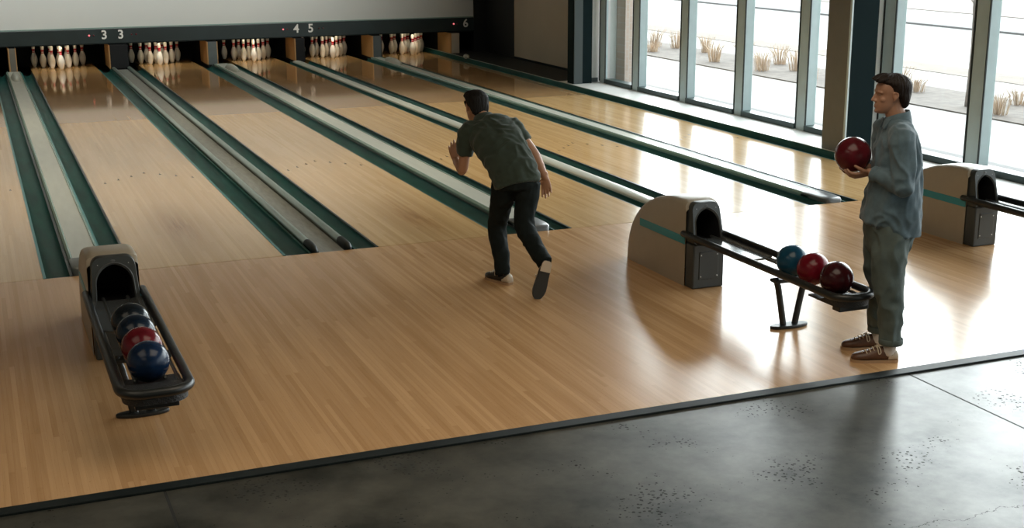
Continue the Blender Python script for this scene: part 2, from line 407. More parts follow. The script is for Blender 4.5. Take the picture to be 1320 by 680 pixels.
# columns
c = empty('column_1', (9.575, 9.80, .06), kind='structure')
MB().box(-.175, .175, -.11, .13, 0, H0 - .06).build('column_core', M['colB'], c, False, bevel=.006)
MB().box(-.168, -.01, -.13, -.11, 0, H0 - .06).build('column_face', M['colD'], c, False, bevel=.004)
c = empty('column_2', (9.54, 2.29, .06), kind='structure')
MB().box(-.18, .19, -.20, .22, 0, H0 - .06).build('column_core', M['colA'], c, False, bevel=.006)
MB().box(-.16, .20, -.228, -.20, 0, H0 - .06).build('column_face', M['colB'], c, False, bevel=.004)
MB().box(-.186, -.16, -.235, -.20, 0, H0 - .06).build('column_edge', M['colC'], c, False, bevel=.004)

# windows: each bay is bottom rail, top rail, pane, and the mullion on its far side
ys = [9.71, 8.49, 6.93, 5.36, 3.83, 2.14, .61, -.92, -2.45, -3.98, -5.51, -7.04, -8.57, -10.1, -11.63, -13.16]
MW = .115
for i in range(len(ys) - 1):
    a, b = ys[i], ys[i + 1]
    w = empty('window_%d' % (i + 1), (9.95, b, .06), kind='structure')
    L = a - b
    if i == 4:   # column 2 fills the far end of the next bay
        pass
    MB().box(-.02, .16, -MW + .23, L - MW, 0, .075).build('bottom_rail', M['winbase'], w, False, bevel=.004)
    MB().box(-.02, .16, -MW + .23, L - MW, H0 - .2, H0 - .07).build('top_rail', M['winbase'], w, False)
    MB().box(.10, .112, MW - .02, L - MW + .02, .07, H0 - .19).build('pane', M['glass'], w, False)
    m_ = MB().box(0, .05 if i == 0 else .15, L - MW, L + MW - .03, 0, H0 - .06).build('mullion', M['mull'], w, False, bevel=.004)
    g_ = MB(); g_.box(-.006, .012, L + MW - .03, L + MW - .005, .02, H0 - .08); g_.box(-.004, .012, L - MW - .008, L - MW + .006, .02, H0 - .08)
    g_.build('gasket', M['gasket'], w, False)

# ------------------------------------------------------------------ lanes
lanes = [(-.80, .352), (1.046, 2.25), (3.075, 4.18), (4.90, 5.88), (6.42, 7.45), (8.04, 9.195)]
lane_lab = ['maple bowling lane at the far left edge, cut off by the frame',
            'maple bowling lane whose pins stand left of the number pair 3 3',
            'maple bowling lane whose pins stand right of the number pair 3 3',
            'maple bowling lane whose pins stand left of the number 4',
            'maple bowling lane whose pins stand just right of the number 5',
            'maple bowling lane beside the window ledge, below the number 6']
pinx = [-.22, 1.60, 3.46, 5.33, 6.98, 8.72]
for k, (x0, x1) in enumerate(lanes):
    t = empty('bowling_lane', ((x0 + x1) / 2, 0, 0), lane_lab[k], 'bowling lane', 'bowling lanes')
    h = (x1 - x0) / 2
    MB().box(-h, h, .004, 8.75, -.1, 0).build('lane_surface', M['lane'], t, False)
    MB().box(-h, h, 8.75, 15.35, -.1, 0).build('oiled_surface', M['lanefar'], t, False)
    MB().box(-h, h, 15.35, 17.6, -.1, 0).build('pin_deck', M['deck'], t, False)
    mid = {1: 1.66, 2: 3.61, 0: -.2}.get(k, (x0 + x1) / 2) - (x0 + x1) / 2
    sp = (x1 - x0) * .128
    for j in range(-3, 4):
        y = 4.38 - abs(j) * .155; x = mid + j * sp
        q = MB(); q.prism_z([(x, y + .06), (x - .013, y - .03), (x, y - .018), (x + .013, y - .03)], -.01, .0008)
        q.build('aiming_arrow', M['arrow'], t, False)

def gutter(x0, x1, label, dark_left=False, dark_right=False, y1=16.05, depth=.07):
    t = empty('gutter', ((x0 + x1) / 2, .0, 0), label, 'gutter', 'lane gutters')
    h = (x1 - x0) / 2; n = 14; lip = min(.02, h * .2)
    top = [(-h, 0), (-h + lip, 0)] + [(-(h - lip) * math.cos(PI * i / n), -depth * math.sin(PI * i / n)) for i in range(1, n)] + [(h - lip, 0), (h, 0)]
    MB().prism_y(top + [(h, -.11), (-h, -.11)], .004, y1).build('gutter_channel', M['gutter'], t, True, auto=50)
    e = .014 if depth < .06 else .022
    if dark_left: MB().box(-h, -h + e, .004, y1, -.02, .003).build('gutter_edge', M['teal'] if dark_left == 2 else M['gutterdark'], t, False)
    if dark_right: MB().box(h - e, h, .004, y1, -.02, .003).build('gutter_edge', M['teal'] if dark_right == 2 else M['gutterdark'], t, False)
    return t

def capping(x0, x1, z, label, end='block', hump=True, round_=False, y0=.02, hx=None):
    cx = (x0 + x1) / 2; h = (x1 - x0) / 2
    t = empty('division_capping', (cx, 0, 0), label, 'capping', 'cappings between the lanes')
    l = .028
    if round_:
        pr = [(-h, -.11), (-h, z * .3)] + [(-h * math.cos(PI * i / 10), z * .3 + z * .7 * math.sin(PI * i / 10)) for i in range(1, 10)] + [(h, z * .3), (h, -.11)]
    else:
        pr = [(-h + l, -.11), (-h + l, z), (h - l, z), (h - l, -.11)]
        for s_ in (-1, 1):
            MB().prism_y([(s_ * (h - l), -.11), (s_ * (h - l), z + .004), (s_ * (h - l + .012), z + .006), (s_ * h, z - .012), (s_ * h, -.11)], y0 + .28, 15.9).build('capping_lip', M['caplip'], t, False, bevel=.002)
    MB().prism_y(pr, y0 + .28, 15.9).build('capping_board', M['cap'], t, True, bevel=.003)
    # moulded end piece at the foul line
    q = MB(); n = 8
    zz = z + .012
    rings = []
    for (y, sx, sz) in ((y0 + .42, 1.0, .2), (y0 + .40, 1.0, .9), (y0 + .30, 1.0, 1.0), (y0 + .12, 1.0, 1.0), (y0 + .04, .9, .95), (y0 - .0, .74, .72), (y0 - .012, .55, .4)):
        rings.append([V((-h * sx, y, -.1)), V((-h * sx, y, zz * sz * .75)), V((-h * sx * .86, y, zz * sz)), V((h * sx * .86, y, zz * sz)), V((h * sx, y, zz * sz * .75)), V((h * sx, y, -.1))])
    q.loft(rings).build('capping_end', M['capdark'] if end == 'dark' else M['hoodrim'], t, True, auto=50)
    if hump:
        hx = 0 if hx is None else hx
        q = MB(); hh = h * .68; rings = []
        for (y, s_) in ((14.15, .05), (14.18, .42), (14.28, .7), (14.45, .92), (14.7, 1.0), (14.95, .95), (15.12, .7), (15.16, .3)):
            rings.append([V((hx + hh * (.35 + .65 * s_) * math.cos(PI * i / 12), y, -.02 + (z + .095 * s_ + .02) * math.sin(PI * i / 12))) for i in range(13)])
        q.loft(rings).build('ball_hump', M['cap'], t, True, auto=60)
    return t

# A: between the far left lane and the first full lane
gutter(.352, .573, 'dark green gutter left of the wide cream capping, beside the cut-off lane', dark_left=2, dark_right=1)
capping(.575, .835, .04, 'wide cream capping running up behind the left ball return', end='dark')
gutter(.837, 1.046, 'green gutter right of the wide cream capping, behind the left ball return', dark_right=1, dark_left=2)
# B: two aluminium tubes with a grey board between them
gutter(2.25, 2.49, 'green gutter left of the twin aluminium tube rails', dark_left=2)
t = tag(MB().box(2.569, 2.786, .02, 16.0, -.11, -.012).build('division_board', M['strip'], smooth=False), 'flat grey board between the two aluminium tube rails', 'board')
for x, lb in ((2.53, 'left of the two aluminium tube rails with black end caps'), (2.825, 'right of the two aluminium tube rails with black end caps')):
    t = empty('bumper_rail', (x, 0, 0), lb, 'rail', 'aluminium tube rails')
    q = MB(); q.prism_y([(.036 * math.cos(2*PI*i/16), .014 + .030 * math.sin(2*PI*i/16)) for i in range(16)], .3, 16.0)
    q.build('rail_tube', M['tube'], t, True, auto=50)
    q = MB(); q.tube([(0, .31, .014), (0, .2, .014), (0, .1, .012), (0, .03, -.004)], [(.037, .037), (.038, .038), (.036, .034), (.028, .022)], smooth=3)
    q.build('end_cap', M['edge'], t, True)
    q = MB(); q.box(-.02, .02, .3, 16.0, -.11, .0); q.build('rail_foot', M['strip'], t, False)
gutter(2.865, 3.075, 'green gutter right of the twin aluminium tube rails', dark_right=1)
# C
gutter(4.18, 4.438, 'green gutter left of the pale capping behind the bowler', dark_right=1)
capping(4.44, 4.715, .035, 'pale capping between the lanes, ending behind the bowler’s legs'.replace('’', "'"))
gutter(4.717, 4.90, 'green gutter right of the pale capping behind the bowler', dark_right=1)
# D
gutter(5.88, 6.018, 'green gutter left of the narrow rounded capping')
capping(6.02, 6.19, .035, 'narrow rounded grey capping between the lanes under numbers 4 and 5', hump=False, round_=True)
gutter(6.192, 6.42, 'green gutter right of the narrow rounded capping', dark_right=1)
# E
gutter(7.45, 7.658, 'green gutter left of the pale capping nearest the windows')
capping(7.66, 7.88, .035, 'pale capping nearest the windows, ending beside the held ball')
gutter(7.882, 8.04, 'narrow green gutter right of the pale capping nearest the windows', dark_right=1)
# F: against the window ledge
gutter(9.195, 9.274, 'teal gutter along the foot of the window ledge', dark_left=2, depth=.05)
t = empty('ledge_rail', (9.30, 0, 0), 'dark green rail on the gutter edge along the window ledge', 'rail')
MB().prism_y([(-.024, -.1), (-.024, .06), (-.018, .072), (-.006, .074), (-.001, .066), (-.001, -.1)], .02, 17.6).build('rail_profile', M['gutter'], t, True, auto=30)
MB().box(-.016, -.004, .02, 17.6, .072, .078).build('rail_cap', M['cap'], t, False)
MB().ell((-.01, 14.6, .10), (.05, .12, .05)).build('ball_hump', M['cap'], t)

# ------------------------------------------------------------------ pin end: header, masking panel, kickbacks, pit
HY = 16.2
t = empty('masking_panel', (3.5, HY, .765), 'plain white masking panel above the dark lane header', 'panel')
MB().box(-10.4, 6.56, .03, .07, 0, H0 - .77).build('panel_sheet', M['white'], t, False)
MB().box(-10.4, 6.56, .02, .075, .0, .02).build('panel_trim', M['caplip'], t, False)
t = empty('lane_header', (3.5, HY, .47), 'long dark header beam with white lane numbers and red indicator lights', 'header')
MB().box(-10.4, 6.56, 0, .12, .012, .292).build('header_beam', M['header'], t, False, bevel=.008)
MB().box(-10.4, 6.56, .0, .02, .0, .02).build('header_lip', M['edge'], t, False)
def number(ch, x, par):
    cu = bpy.data.curves.new('n', 'FONT'); cu.body = ch; cu.size = .235; cu.extrude = .004; cu.offset = .0045; cu.align_x = 'CENTER'; cu.align_y = 'CENTER'
    o = bpy.data.objects.new('n', cu); COL.objects.link(o)
    dg = bpy.context.evaluated_depsgraph_get(); dg.update()
    me = bpy.data.meshes.new_from_object(o.evaluated_get(dg)); bpy.data.objects.remove(o)
    me.transform(Matrix.Rotation(PI / 2, 4, 'X')); me.materials.clear(); me.materials.append(M['num'])
    q = link('lane_number', me, par, False, loc=(x - 3.5, -.006, .170)); q['label'] = 'white number %s' % ch
for ch, x in (('3', 2.42), ('3', 2.73), ('4', 6.19), ('5', 6.49), ('6', 9.87)): number(ch, x, t)
for x, d in ((2.14, 1), (3.02, -1), (5.92, 1), (6.75, -1), (9.60, 1)):
    on = x in (2.14, 5.92, 9.60)
    MB().tube([(x - 3.5, -.012, .17), (x - 3.5, .01, .17)], .017, seg=12).build('indicator_light', M['led'] if on else M['leddim'], t)
    MB().tube([(x - 3.5 + .085 * d, -.008, .17), (x - 3.5 + .085 * d, .01, .17)], .016, seg=12).build('indicator_light', M['leddim'], t)
# dark block that closes the header's right end
struct('wall_header_end', MB().box(10.06, 10.325, HY, HY + .2, .03, H0), M['blackwall'])

kb = [(.655, .785, 'narrow olive kickback post at the head of the wide cream capping', 'colA', 1),
      (2.48, 2.83, 'dark kickback partition below the number pair 3 3', 'black', 0),
      (4.36, 4.56, 'grey kickback partition between the second and third full racks of pins', 'capdark', 1),
      (6.13, 6.33, 'dark kickback partition below the numbers 4 and 5', 'black', 0),
      (7.77, 7.96, 'grey kickback partition behind the capping nearest the windows', 'capdark', 0),
      (9.50, 9.70, 'pale kickback post at the right end, below the number 6', 'beige', 0)]
for x0, x1, lb, fm, tr in kb:
    t = empty('kickback', ((x0 + x1) / 2, 16.1, -.05), lb, 'partition', 'kickback partitions at the pin end')
    h = (x1 - x0) / 2
    MB().box(-h + .012, h - .012, .02, 2.1, 0, .505).build('partition_core', M['black'], t, False)
    MB().box(-h - .008, -h + .014, .01, .85, .05, .50).build('side_board', M['kickwood'], t, False, bevel=.003)
    MB().box(h - .014, h + .004, .01, .4, .05, .50).build('side_board', M['kickwood'] if tr else M['black'], t, False, bevel=.003)
    MB().box(-h + .014, h - .014, -.004, .02, .05, .50).build('front_plate', M[fm], t, False, bevel=.003)
tag(MB().box(-2.4, 10.3, 18.25, 18.3, -.1, .9).build('pit_curtain', M['black'], smooth=False), 'black curtain hanging behind the pins', 'curtain')
tag(MB().box(-2.4, 10.05, 16.45, 18.6, .62, .66).build('pit_roof', M['black'], smooth=False), 'black cover over the pin decks, behind the header', 'cover')

lab_rack = ['cut-off far left rack', 'rack left of the number pair 3 3', 'rack right of the number pair 3 3', 'rack left of the number 4', 'rack right of the number 5', 'rack under the number 6']
# pin deck lamps: tubes behind the header that light the pins
for k, x in enumerate(pinx):
    if k == 0: continue
    t = empty('pin_deck_lamp', (x, 16.42, .60), 'lamp tube behind the header, over the %s' % lab_rack[k], 'lamp', 'pin deck lamps')
    MB().box(-.30, .30, -.03, .03, .0, .019).build('lamp_body', M['header'], t, False)
    MB().tube([(-.26, 0, -.02), (.26, 0, -.02)], .014, seg=10).build('lamp_tube', M['lamp'], t)
    li = bpy.data.lights.new('pin_light', 'AREA'); li.shape = 'RECTANGLE'; li.size = .55; li.size_y = .05; li.energy = 4.2; li.color = (1, .86, .62)
    lo = bpy.data.objects.new('pin_light', li); COL.objects.link(lo); lo.location = (x, 16.255, .487); lo.rotation_euler = (math.radians(22), 0, 0)
    pass

# pins
prof_in = [(.95, 0), (1.05, .06), (1.42, .75), (1.7, 1.4), (1.96, 2.25), (2.255, 3.375), (2.378, 4.5), (2.28, 5.875), (1.85, 7.25), (1.5, 8.0), (1.235, 8.625), (.985, 9.375), (.90, 10.0), (.90, 10.35), (.935, 10.875), (1.047, 11.75), (1.203, 12.625), (1.273, 13.5), (1.2, 14.2), (.98, 14.65), (.6, 14.92), (.2, 15.0)]
PS = .0254 * 1.16
pm = MB()
pm.lathe([(r * PS * .94, z * PS) for r, z in prof_in], 20, mats=[1 if 9.2 < (prof_in[i][1] + prof_in[i+1][1]) / 2 < 11.4 and i not in (12,) else 0 for i in range(len(prof_in) - 1)])
bmesh.ops.recalc_face_normals(pm.bm, faces=pm.bm.faces)
pin_me = bpy.data.meshes.new('bowling_pin'); pm.bm.to_mesh(pin_me); pm.bm.free()
pin_me.materials.append(M['pinw']); pin_me.materials.append(M['pinr'])
for p in pin_me.polygons: p.use_smooth = True
rows = [['front pin'], ['second row left', 'second row right'], ['third row left', 'third row middle', 'third row right'], ['back row leftmost', 'back row second', 'back row third', 'back row rightmost']]
for k in range(1, 6):
    for r in range(4):
        for j in range(r + 1):
            o = bpy.data.objects.new('bowling_pin', pin_me); COL.objects.link(o)
            o.location = (pinx[k] + (j - r / 2) * .305, 16.36 + r * .264, .001)
            tag(o, 'white pin, %s, in the %s' % (rows[r][j], lab_rack[k]), 'bowling pin', 'pins in the ' + lab_rack[k])

# ------------------------------------------------------------------ ball returns
def rounded(w, h, r, n=6, cx=0, cz=0):
    P = []
    for (sx, sz, a0) in ((1, 1, 0), (-1, 1, 90), (-1, -1, 180), (1, -1, 270)):
        for i in range(n + 1):
            a = math.radians(a0 + 90 * i / n); P.append((cx + sx * (w - r) + r * math.cos(a), cz + sz * (h - r) + r * math.sin(a)))
    return P
def ball_return(loc, label, half=.155, y1=-1.90, ro_=.018):
    t = empty('ball_return', loc, label, 'ball return', 'ball returns on the approach')
    W = half
    # cream shell: quarter-dome side profile, hollow towards the front
    prof = [(.115, 0), (.115, .60), (.13, .645), (.17, .66)]
    for i in range(1, 19):
        a = PI / 2 * (1 - i / 18); prof.append((.17 + .93 * math.cos(a) ** .92, .66 * math.sin(a) ** .86 if i < 18 else 0))
    q = MB()
    n = len(prof)
    ins = .045
    # rounded shoulders: outer faces narrow towards the top edge
    def ringx(x, sh):
        cy, cz = .3, .25
        return [V((x, y + (cy - y) * sh if y > .14 else y, z + (cz - z) * sh if z > .1 else z)) for y, z in prof]
    rings = [ringx(-W + .0, .075), ringx(-W + .006, .04), ringx(-W + .022, .012), ringx(-W + .045, 0), ringx(W - .045, 0), ringx(W - .022, .012), ringx(W - .006, .04), ringx(W, .075)]
    R = [[q.v(p) for p in r] for r in rings]
    for a, b in zip(R, R[1:]):
        for i in range(1, n - 1): q.face([a[i], a[i+1], b[i+1], b[i]])
    # side panels as strips down to the floor
    for r in (R[0], R[-1]): q.face(r)
    q.build('hood_shell', M['shell'], t, True, auto=40)
    # lower dark box and sloping upper frame
    wf = W - .006
    q = MB(); q.prism_x([(0, .0), (0, .345), (.125, .345), (.125, 0)], -wf, wf); q.build('front_box', M['hoodframe'], t, True, bevel=.012, seg=3)
    q = MB(); q.box(-wf * .62, wf * .62, -.006, .01, .07, .285); q.build('access_panel', M['hoodframe'], t, False, bevel=.004)
    for sx in (-1, 1):
        for z in (.095, .26): MB().ell((sx * wf * .52, -.007, z), (.006, .004, .006), seg=10, rg=6).build('screw', M['screw'], t)
    # upper frame with arched opening: loops blended from outline to arch
    N = 56
    zb, zt = .345, .652
    def outline(a, w, zc, hh, r, z_lo):
        # ray from centre to rounded rectangle, tapered towards the top
        dx, dz = math.cos(a), math.sin(a); lo, hi = 0, 1.0
        for _ in range(30):
            m = (lo + hi) / 2; x, z = dx * m, dz * m
            tw = w * (1 - .13 * max(0, (z + hh) / (2 * hh)))
            ok = abs(x) <= tw and abs(z) <= hh
            if ok and z > hh - r and abs(x) > tw - r: ok = (abs(x) - (tw - r))**2 + (z - (hh - r))**2 <= r * r
            lo, hi = (m, hi) if ok else (lo, m)
        return dx * lo, zc + dz * lo
    zc = (zb + zt) / 2 - .01; hh = (zt - zb) / 2
    ang = [2 * PI * i / N + .01 for i in range(N)]
    yof = lambda z: .005 + max(0, (z - .36)) * .235
    out = [outline(a, wf, zc + .01, hh, .055, zb) for a in ang]
    rim = [outline(a, wf * .86, zc - .010, hh * .90, .115, zb) for a in ang]
    arch = [outline(a, wf * .78, zc - .016, hh * .84, .115, zb) for a in ang]
    q = MB()
    ro = [q.v((x, .13, z)) for x, z in out]
    r1 = [q.v((x, yof(z) + .012, z)) for x, z in out]
    r1b = [q.v((x * .975, yof(z) - .002, zc + (z - zc) * .98)) for x, z in out]
    r2 = [q.v((x, yof(z) - .002, z)) for x, z in rim]
    for A, B in ((ro, r1), (r1, r1b), (r1b, r2)):
        for i in range(N): q.face([A[i], A[(i+1) % N], B[(i+1) % N], B[i]])
    q.build('hood_frame', M['hoodframe'], t, True, auto=50)
    q = MB()
    r2 = [q.v((x, yof(z) - .002, z)) for x, z in rim]
    r2b = [q.v((x * .96, yof(z) - .010, zc + (z - zc) * .97)) for x, z in rim]
    r3 = [q.v((x, yof(z) + .004, z)) for x, z in arch]
    for A, B in ((r2, r2b), (r2b, r3)):
        for i in range(N): q.face([A[i], A[(i+1) % N], B[(i+1) % N], B[i]])
    q.build('arch_rim', M['hoodrim'], t, True, auto=60)
    q = MB()
    r3 = [q.v((x, yof(z) + .002, z)) for x, z in arch]; r4 = [q.v((x * .92, .5, .02 + z * .9)) for x, z in arch]
    for i in range(N): q.face([r3[i], r3[(i+1) % N], r4[(i+1) % N], r4[i]])
    q.face(r4); q.build('ball_tunnel', M['hoodin'], t, True, auto=60)
    MB().ell((0, yof(.63) - .002, .624), (.016, .004, .009), seg=12, rg=8).build('badge', M['hoodrim'], t)
    for sx in (-1, 1): MB().ell((sx * wf * .62, yof(.61), .604), (.005, .004, .005), seg=8, rg=6).build('screw', M['screw'], t)
    # teal stripe along both sides
    for s_ in (-1, 1):
        q = MB(); q.box(s_ * (W + .001) - .004, s_ * (W + .001) + .004, .12, .845, .325, .385); o = q.build('side_stripe', M['stripe'], t, False, bevel=.002)
    # the U-shaped outer rail
    R_ = half + ro_; y0 = .14; rc = .12; zr = .405
    pts = [V((-R_, y0, zr))] + [V((-R_, y1 + rc - .0 + (y0 - y1 - rc) * (1 - i / 8), zr)) for i in range(1, 8)]
    for i in range(9):
        a = PI + (PI / 2) * i / 8; pts.append(V((-R_ + rc + rc * math.cos(a), y1 + rc + rc * math.sin(a), zr)))
    pts2 = [V((-p.x, p.y, p.z)) for p in reversed(pts)]
    MB().tube(pts + pts2, .025, seg=14).build('outer_rail', M['rail'], t)
    # two inner ball rails
    for s_ in (-1, 1):
        MB().tube([(s_ * .075, .10, .374), (s_ * .075, -1.585, .374)], .011, seg=10).build('ball_rail', M['inrail'], t)
        MB().tube([(s_ * (R_ - .035), .0, .372), (s_ * (R_ - .035), y1 + .13, .372)], .010, seg=8).build('guard_rail', M['inrail'], t)
    # throat tray by the hood and bumper pad at the far end
    q = MB(); q.prism_y([(-R_ + .02, .395), (-.09, .382), (.09, .382), (R_ - .02, .395), (R_ - .02, .382), (.09, .366), (-.09, .366), (-R_ + .02, .382)], -.66, .02)
    q.build('throat_tray', M['tray'], t, False, bevel=.003)
    rows = [(-1.47, .350), (-1.60, .350), (-1.635, .364), (-1.67, .386), (-1.70, .397)] + [(y1 + rc - (rc - .012) * math.sin(PI / 2 * k / 8), .400) for k in range(9)]
    rings = []
    for k, (y, zt_) in enumerate(rows):
        c_ = max(0, min(1, (y1 + rc - y) / (rc - .012))); hw = R_ - rc + (rc - .012) * math.sqrt(max(0, 1 - c_ * c_))
        rings.append([V((-hw, y, .338)), V((-hw, y, zt_)), V((-hw * .5, y, zt_ - .004)), V((hw * .5, y, zt_ - .004)), V((hw, y, zt_)), V((hw, y, .338))])
    MB().loft(rings).build('end_pad', M['pad'], t, True, auto=40)
    MB().box(-.11, .11, y1 + .05, y1 + .13, .304, .340).build('end_bracket', M['rail'], t, False, bevel=.006)
    # cross brace, V-shaped leg and oval foot plate
    MB().box(-R_, R_, -1.12, -1.04, .326, .350).build('cross_brace', M['rail'], t, False, bevel=.005)
    for s_ in (-1, 1):
        MB().tube([(s_ * .125, -1.08, .345), (s_ * .10, -1.08, .29), (s_ * .048, -1.08, .03), (s_ * .044, -1.08, .012)], [(.024, .017)] * 4, side=(1, 0, 0), seg=10, dome=False, smooth=2).build('leg', M['rail'], t)
    MB().prism_z([(.148 * math.cos(2*PI*i/28), -1.08 + .05 * math.sin(2*PI*i/28)) for i in range(28)], 0, .022).build('foot_plate', M['rail'], t, False, bevel=.006)
    return t
ball_return((.700, -2.25, 0), 'left ball return with cream-rimmed hood and four balls on its black rack', .158)
ball_return((4.995, -2.25, 0), 'middle ball return with cream hood, teal stripe and three balls on its rack', .140, -1.83, .004)
ball_return((7.855, -2.0, 0), 'right ball return by the windows, hood partly behind the standing man, rack empty', .130)

# ------------------------------------------------------------------ bowling balls
def make_ball(matn, loc, label, holes, rad=.109, group=None):
    q = MB(); seg, rg = 56, 36
    th_dirs = [V(h).normalized() for h in holes]
    def pt(d):
        for h in th_dirs:
            an = d.angle(h)
            if an < .105: return d * (rad - .03), True
            if an < .125: return d * (rad - .003), False
        return d * rad, False
    # icosphere so that the holes stay round
    bmesh.ops.create_icosphere(q.bm, subdivisions=6, radius=1)
    inside = set()
    for v in q.bm.verts:
        p, f = pt(v.co.normalized()); v.co = p
        if f: inside.add(v.index)
    for f in q.bm.faces: f.material_index = 1 if sum(v.index in inside for v in f.verts) >= 2 else 0
    o = q.build('bowling_ball', [M[matn], M['hole']], None, True, auto=60); o.location = loc
    return tag(o, label, 'bowling ball', group)
H1 = [(-.25, -.5, .8), (-.02, -.55, .8), (-.14, -.75, .62)]
H2 = [(.55, .35, .7), (.35, .5, .7), (.55, .6, .45)]
zb = .468
gl, gm = 'balls on the left rack', 'balls on the middle rack'
make_ball('b_black', (.700, -3.05, zb), 'dark slate ball nearest the left hood, farthest back on the left rack', H2, group=gl)
make_ball('b_navy2', (.700, -3.30, zb), 'blue-black ball on the left rack, between slate ball and red ball', H2, group=gl)
make_ball('b_red2', (.700, -3.555, zb), 'red ball on the left rack', H2, group=gl)
make_ball('b_navy', (.700, -3.82, zb), 'shiny navy ball at the near end of the left rack', H2, group=gl)
make_ball('b_blue', (4.995, -3.335, zb), 'petrol blue ball on the middle rack', H2, group=gm)
make_ball('b_red', (4.995, -3.575, zb), 'bright crimson ball on the middle rack, between the blue and maroon balls', H2, group=gm)
make_ball('b_dark', (4.995, -3.830, zb), 'dark maroon ball at the end of the middle rack, beside the standing man', H2, group=gm)

# ------------------------------------------------------------------ people
def xf(center, fwd, up):
    f = V(fwd).normalized(); u = (V(up) - f * V(up).dot(f)).normalized(); l = u.cross(f)
    return Matrix.Translation(V(center)) @ Matrix((f, l, u)).transposed().to_4x4()
HEAD = [(-.116, .058, .022, .016), (-.112, .076, .004, .030), (-.098, .085, -.012, .041), (-.084, .0835, -.03, .049), (-.066, .0845, -.047, .056), (-.046, .0855, -.062, .0605), (-.03, .084, -.072, .064), (-.012, .080, -.082, .067), (.002, .0785, -.090, .069), (.02, .087, -.098, .0725), (.035, .0885, -.101, .0745), (.055, .085, -.102, .075), (.078, .071, -.093, .068), (.096, .046, -.072, .052), (.107, .018, -.045, .03), (.111, -.004, -.022, .01)]
def supr(z, fx, bx, w, n=28, e=.86):
    cx, a = (fx + bx) / 2, (fx - bx) / 2; R = []
    for i in range(n):
        t = 2 * PI * i / n; c_, s_ = math.cos(t), math.sin(t)
        R.append(V((cx + a * math.copysign(abs(c_) ** e, c_), w * math.copysign(abs(s_) ** e, s_), z)))
    return R
def add_head(mb, X):
    mb.loft([[X @ p for p in supr(*h)] for h in HEAD])
    R3 = X.to_3x3()
    def T(pts, r): mb.tube([X @ V(p) for p in pts], r, side=R3 @ V((0, 1, 0)), seg=10)
    T([(.080, 0, .012), (.092, 0, -.012), (.104, 0, -.032)], [(.0075, .009), (.009, .011), (.011, .010)])
    for s_ in (-1, 1):
        mb.ell(X @ V((.090, s_ * .012, -.037)), (.012, .008, .008), R3, 10, 8)
        T([(.083, s_ * .010, .017), (.081, s_ * .030, .022), (.066, s_ * .052, .016)], [(.008, .008), (.009, .008), (.007, .007)])
        mb.ell(X @ V((.046, s_ * .043, -.028)), (.026, .018, .020), R3, 14, 10)
        # ear: helix rim and concha
        mb.ell(X @ V((-.012, s_ * .079, -.008)), (.014, .006, .024), R3, 12, 8)
        T([(-.003, s_ * .074, -.032), (-.012, s_ * .081, -.028), (-.026, s_ * .089, -.004), (-.023, s_ * .088, .016), (-.010, s_ * .085, .021), (-.001, s_ * .078, .011)], .0045)
    T([(.078, -.024, -.062), (.089, 0, -.0595), (.078, .024, -.062)], [(.004, .005), (.006, .006), (.004, .005)])
    T([(.077, -.021, -.071), (.088, 0, -.0725), (.077, .021, -.071)], [(.004, .005), (.007, .007), (.004, .005)])
    mb.ell(X @ V((.078, 0, -.098)), (.013, .02, .014), R3, 12, 8)
def add_eyes(X, par, base):
    for s_ in (-1, 1):
        q = MB(); R3 = X.to_3x3()
        q.ell(X @ V((.0595, s_ * .031, .001)), (.0125, .0125, .0115), R3, 16, 10); q.mi = 1
        q.ell(X @ V((.0685, s_ * .031, .001)), (.0045, .0058, .0058), R3, 12, 8)
        me = q.build('eye', [M['eyew'], M['eyed']], par); me.data.transform(Matrix.Translation(-V(base)))
def hair_mesh(X, quiff, seed, thick=.012):
    q = MB()
    # z, front, back, half width
    HR = [(-.078, -.060, -.088, .040), (-.06, -.050, -.104, .060), (-.035, -.036, -.109, .0715), (-.012, -.022, -.113, .0765), (.008, .016, -.117, .0795), (.03, .032, -.119, .083), (.05, .042, -.120, .085), (.066, .062, -.119, .0845), (.080, .090, -.112, .0805), (.098, .084, -.098, .069), (.114, .058, -.076, .05), (.124, .025, -.05, .028), (.128, .0, -.025, .01)]
    q.loft([[X @ p for p in supr(z, f, b - thick * .4, w + thick * .25, e=.9)] for z, f, b, w in HR])
    rnd = random.Random(seed)
    side = X.to_3x3() @ V((0, 1, 0))
    if quiff:
        for k in range(11):
            y = -.055 + .011 * k + rnd.uniform(-.004, .004); a = rnd.uniform(-.006, .01)
            q.tube([X @ V(p) for p in ((-.02, y * .9, .106), (.04, y, .103 + a), (.074, y * 1.05, .093 + a), (.092 + a, y * 1.05 + .004, .084 + a))], [(.014, .012), (.015, .015), (.014, .013), (.006, .006)], side=side, seg=8, smooth=2)
    else:
        for k in range(9):
            y = -.05 + .0125 * k + rnd.uniform(-.004, .004)
            q.tube([X @ V(p) for p in ((-.03, y * .9, .112), (.03, y, .112), (.075, y * 1.05, .09))], [(.012, .010), (.013, .011), (.010, .009)], side=side, seg=8, smooth=2)
        for s_ in (-1, 1):
            q.tube([X @ V(p) for p in ((.02, s_ * .079, .04), (.010, s_ * .077, .008), (.006, s_ * .0735, -.01))], [(.012, .006), (.010, .005), (.006, .004)], side=X.to_3x3() @ V((1, 0, 0)), seg=8)
    Xi = X.inverted()
    def fold(p, n):
        l = Xi @ p
        a = math.atan2(l.y, l.x + .02)
        return .0035 * noise.noise(V((a * 9, l.z * 14, l.x * 10 + seed))) + .0022 * noise.noise(V((a * 26, l.z * 16, seed + 3)))
    return remesh(q, .0032, 3, fold)
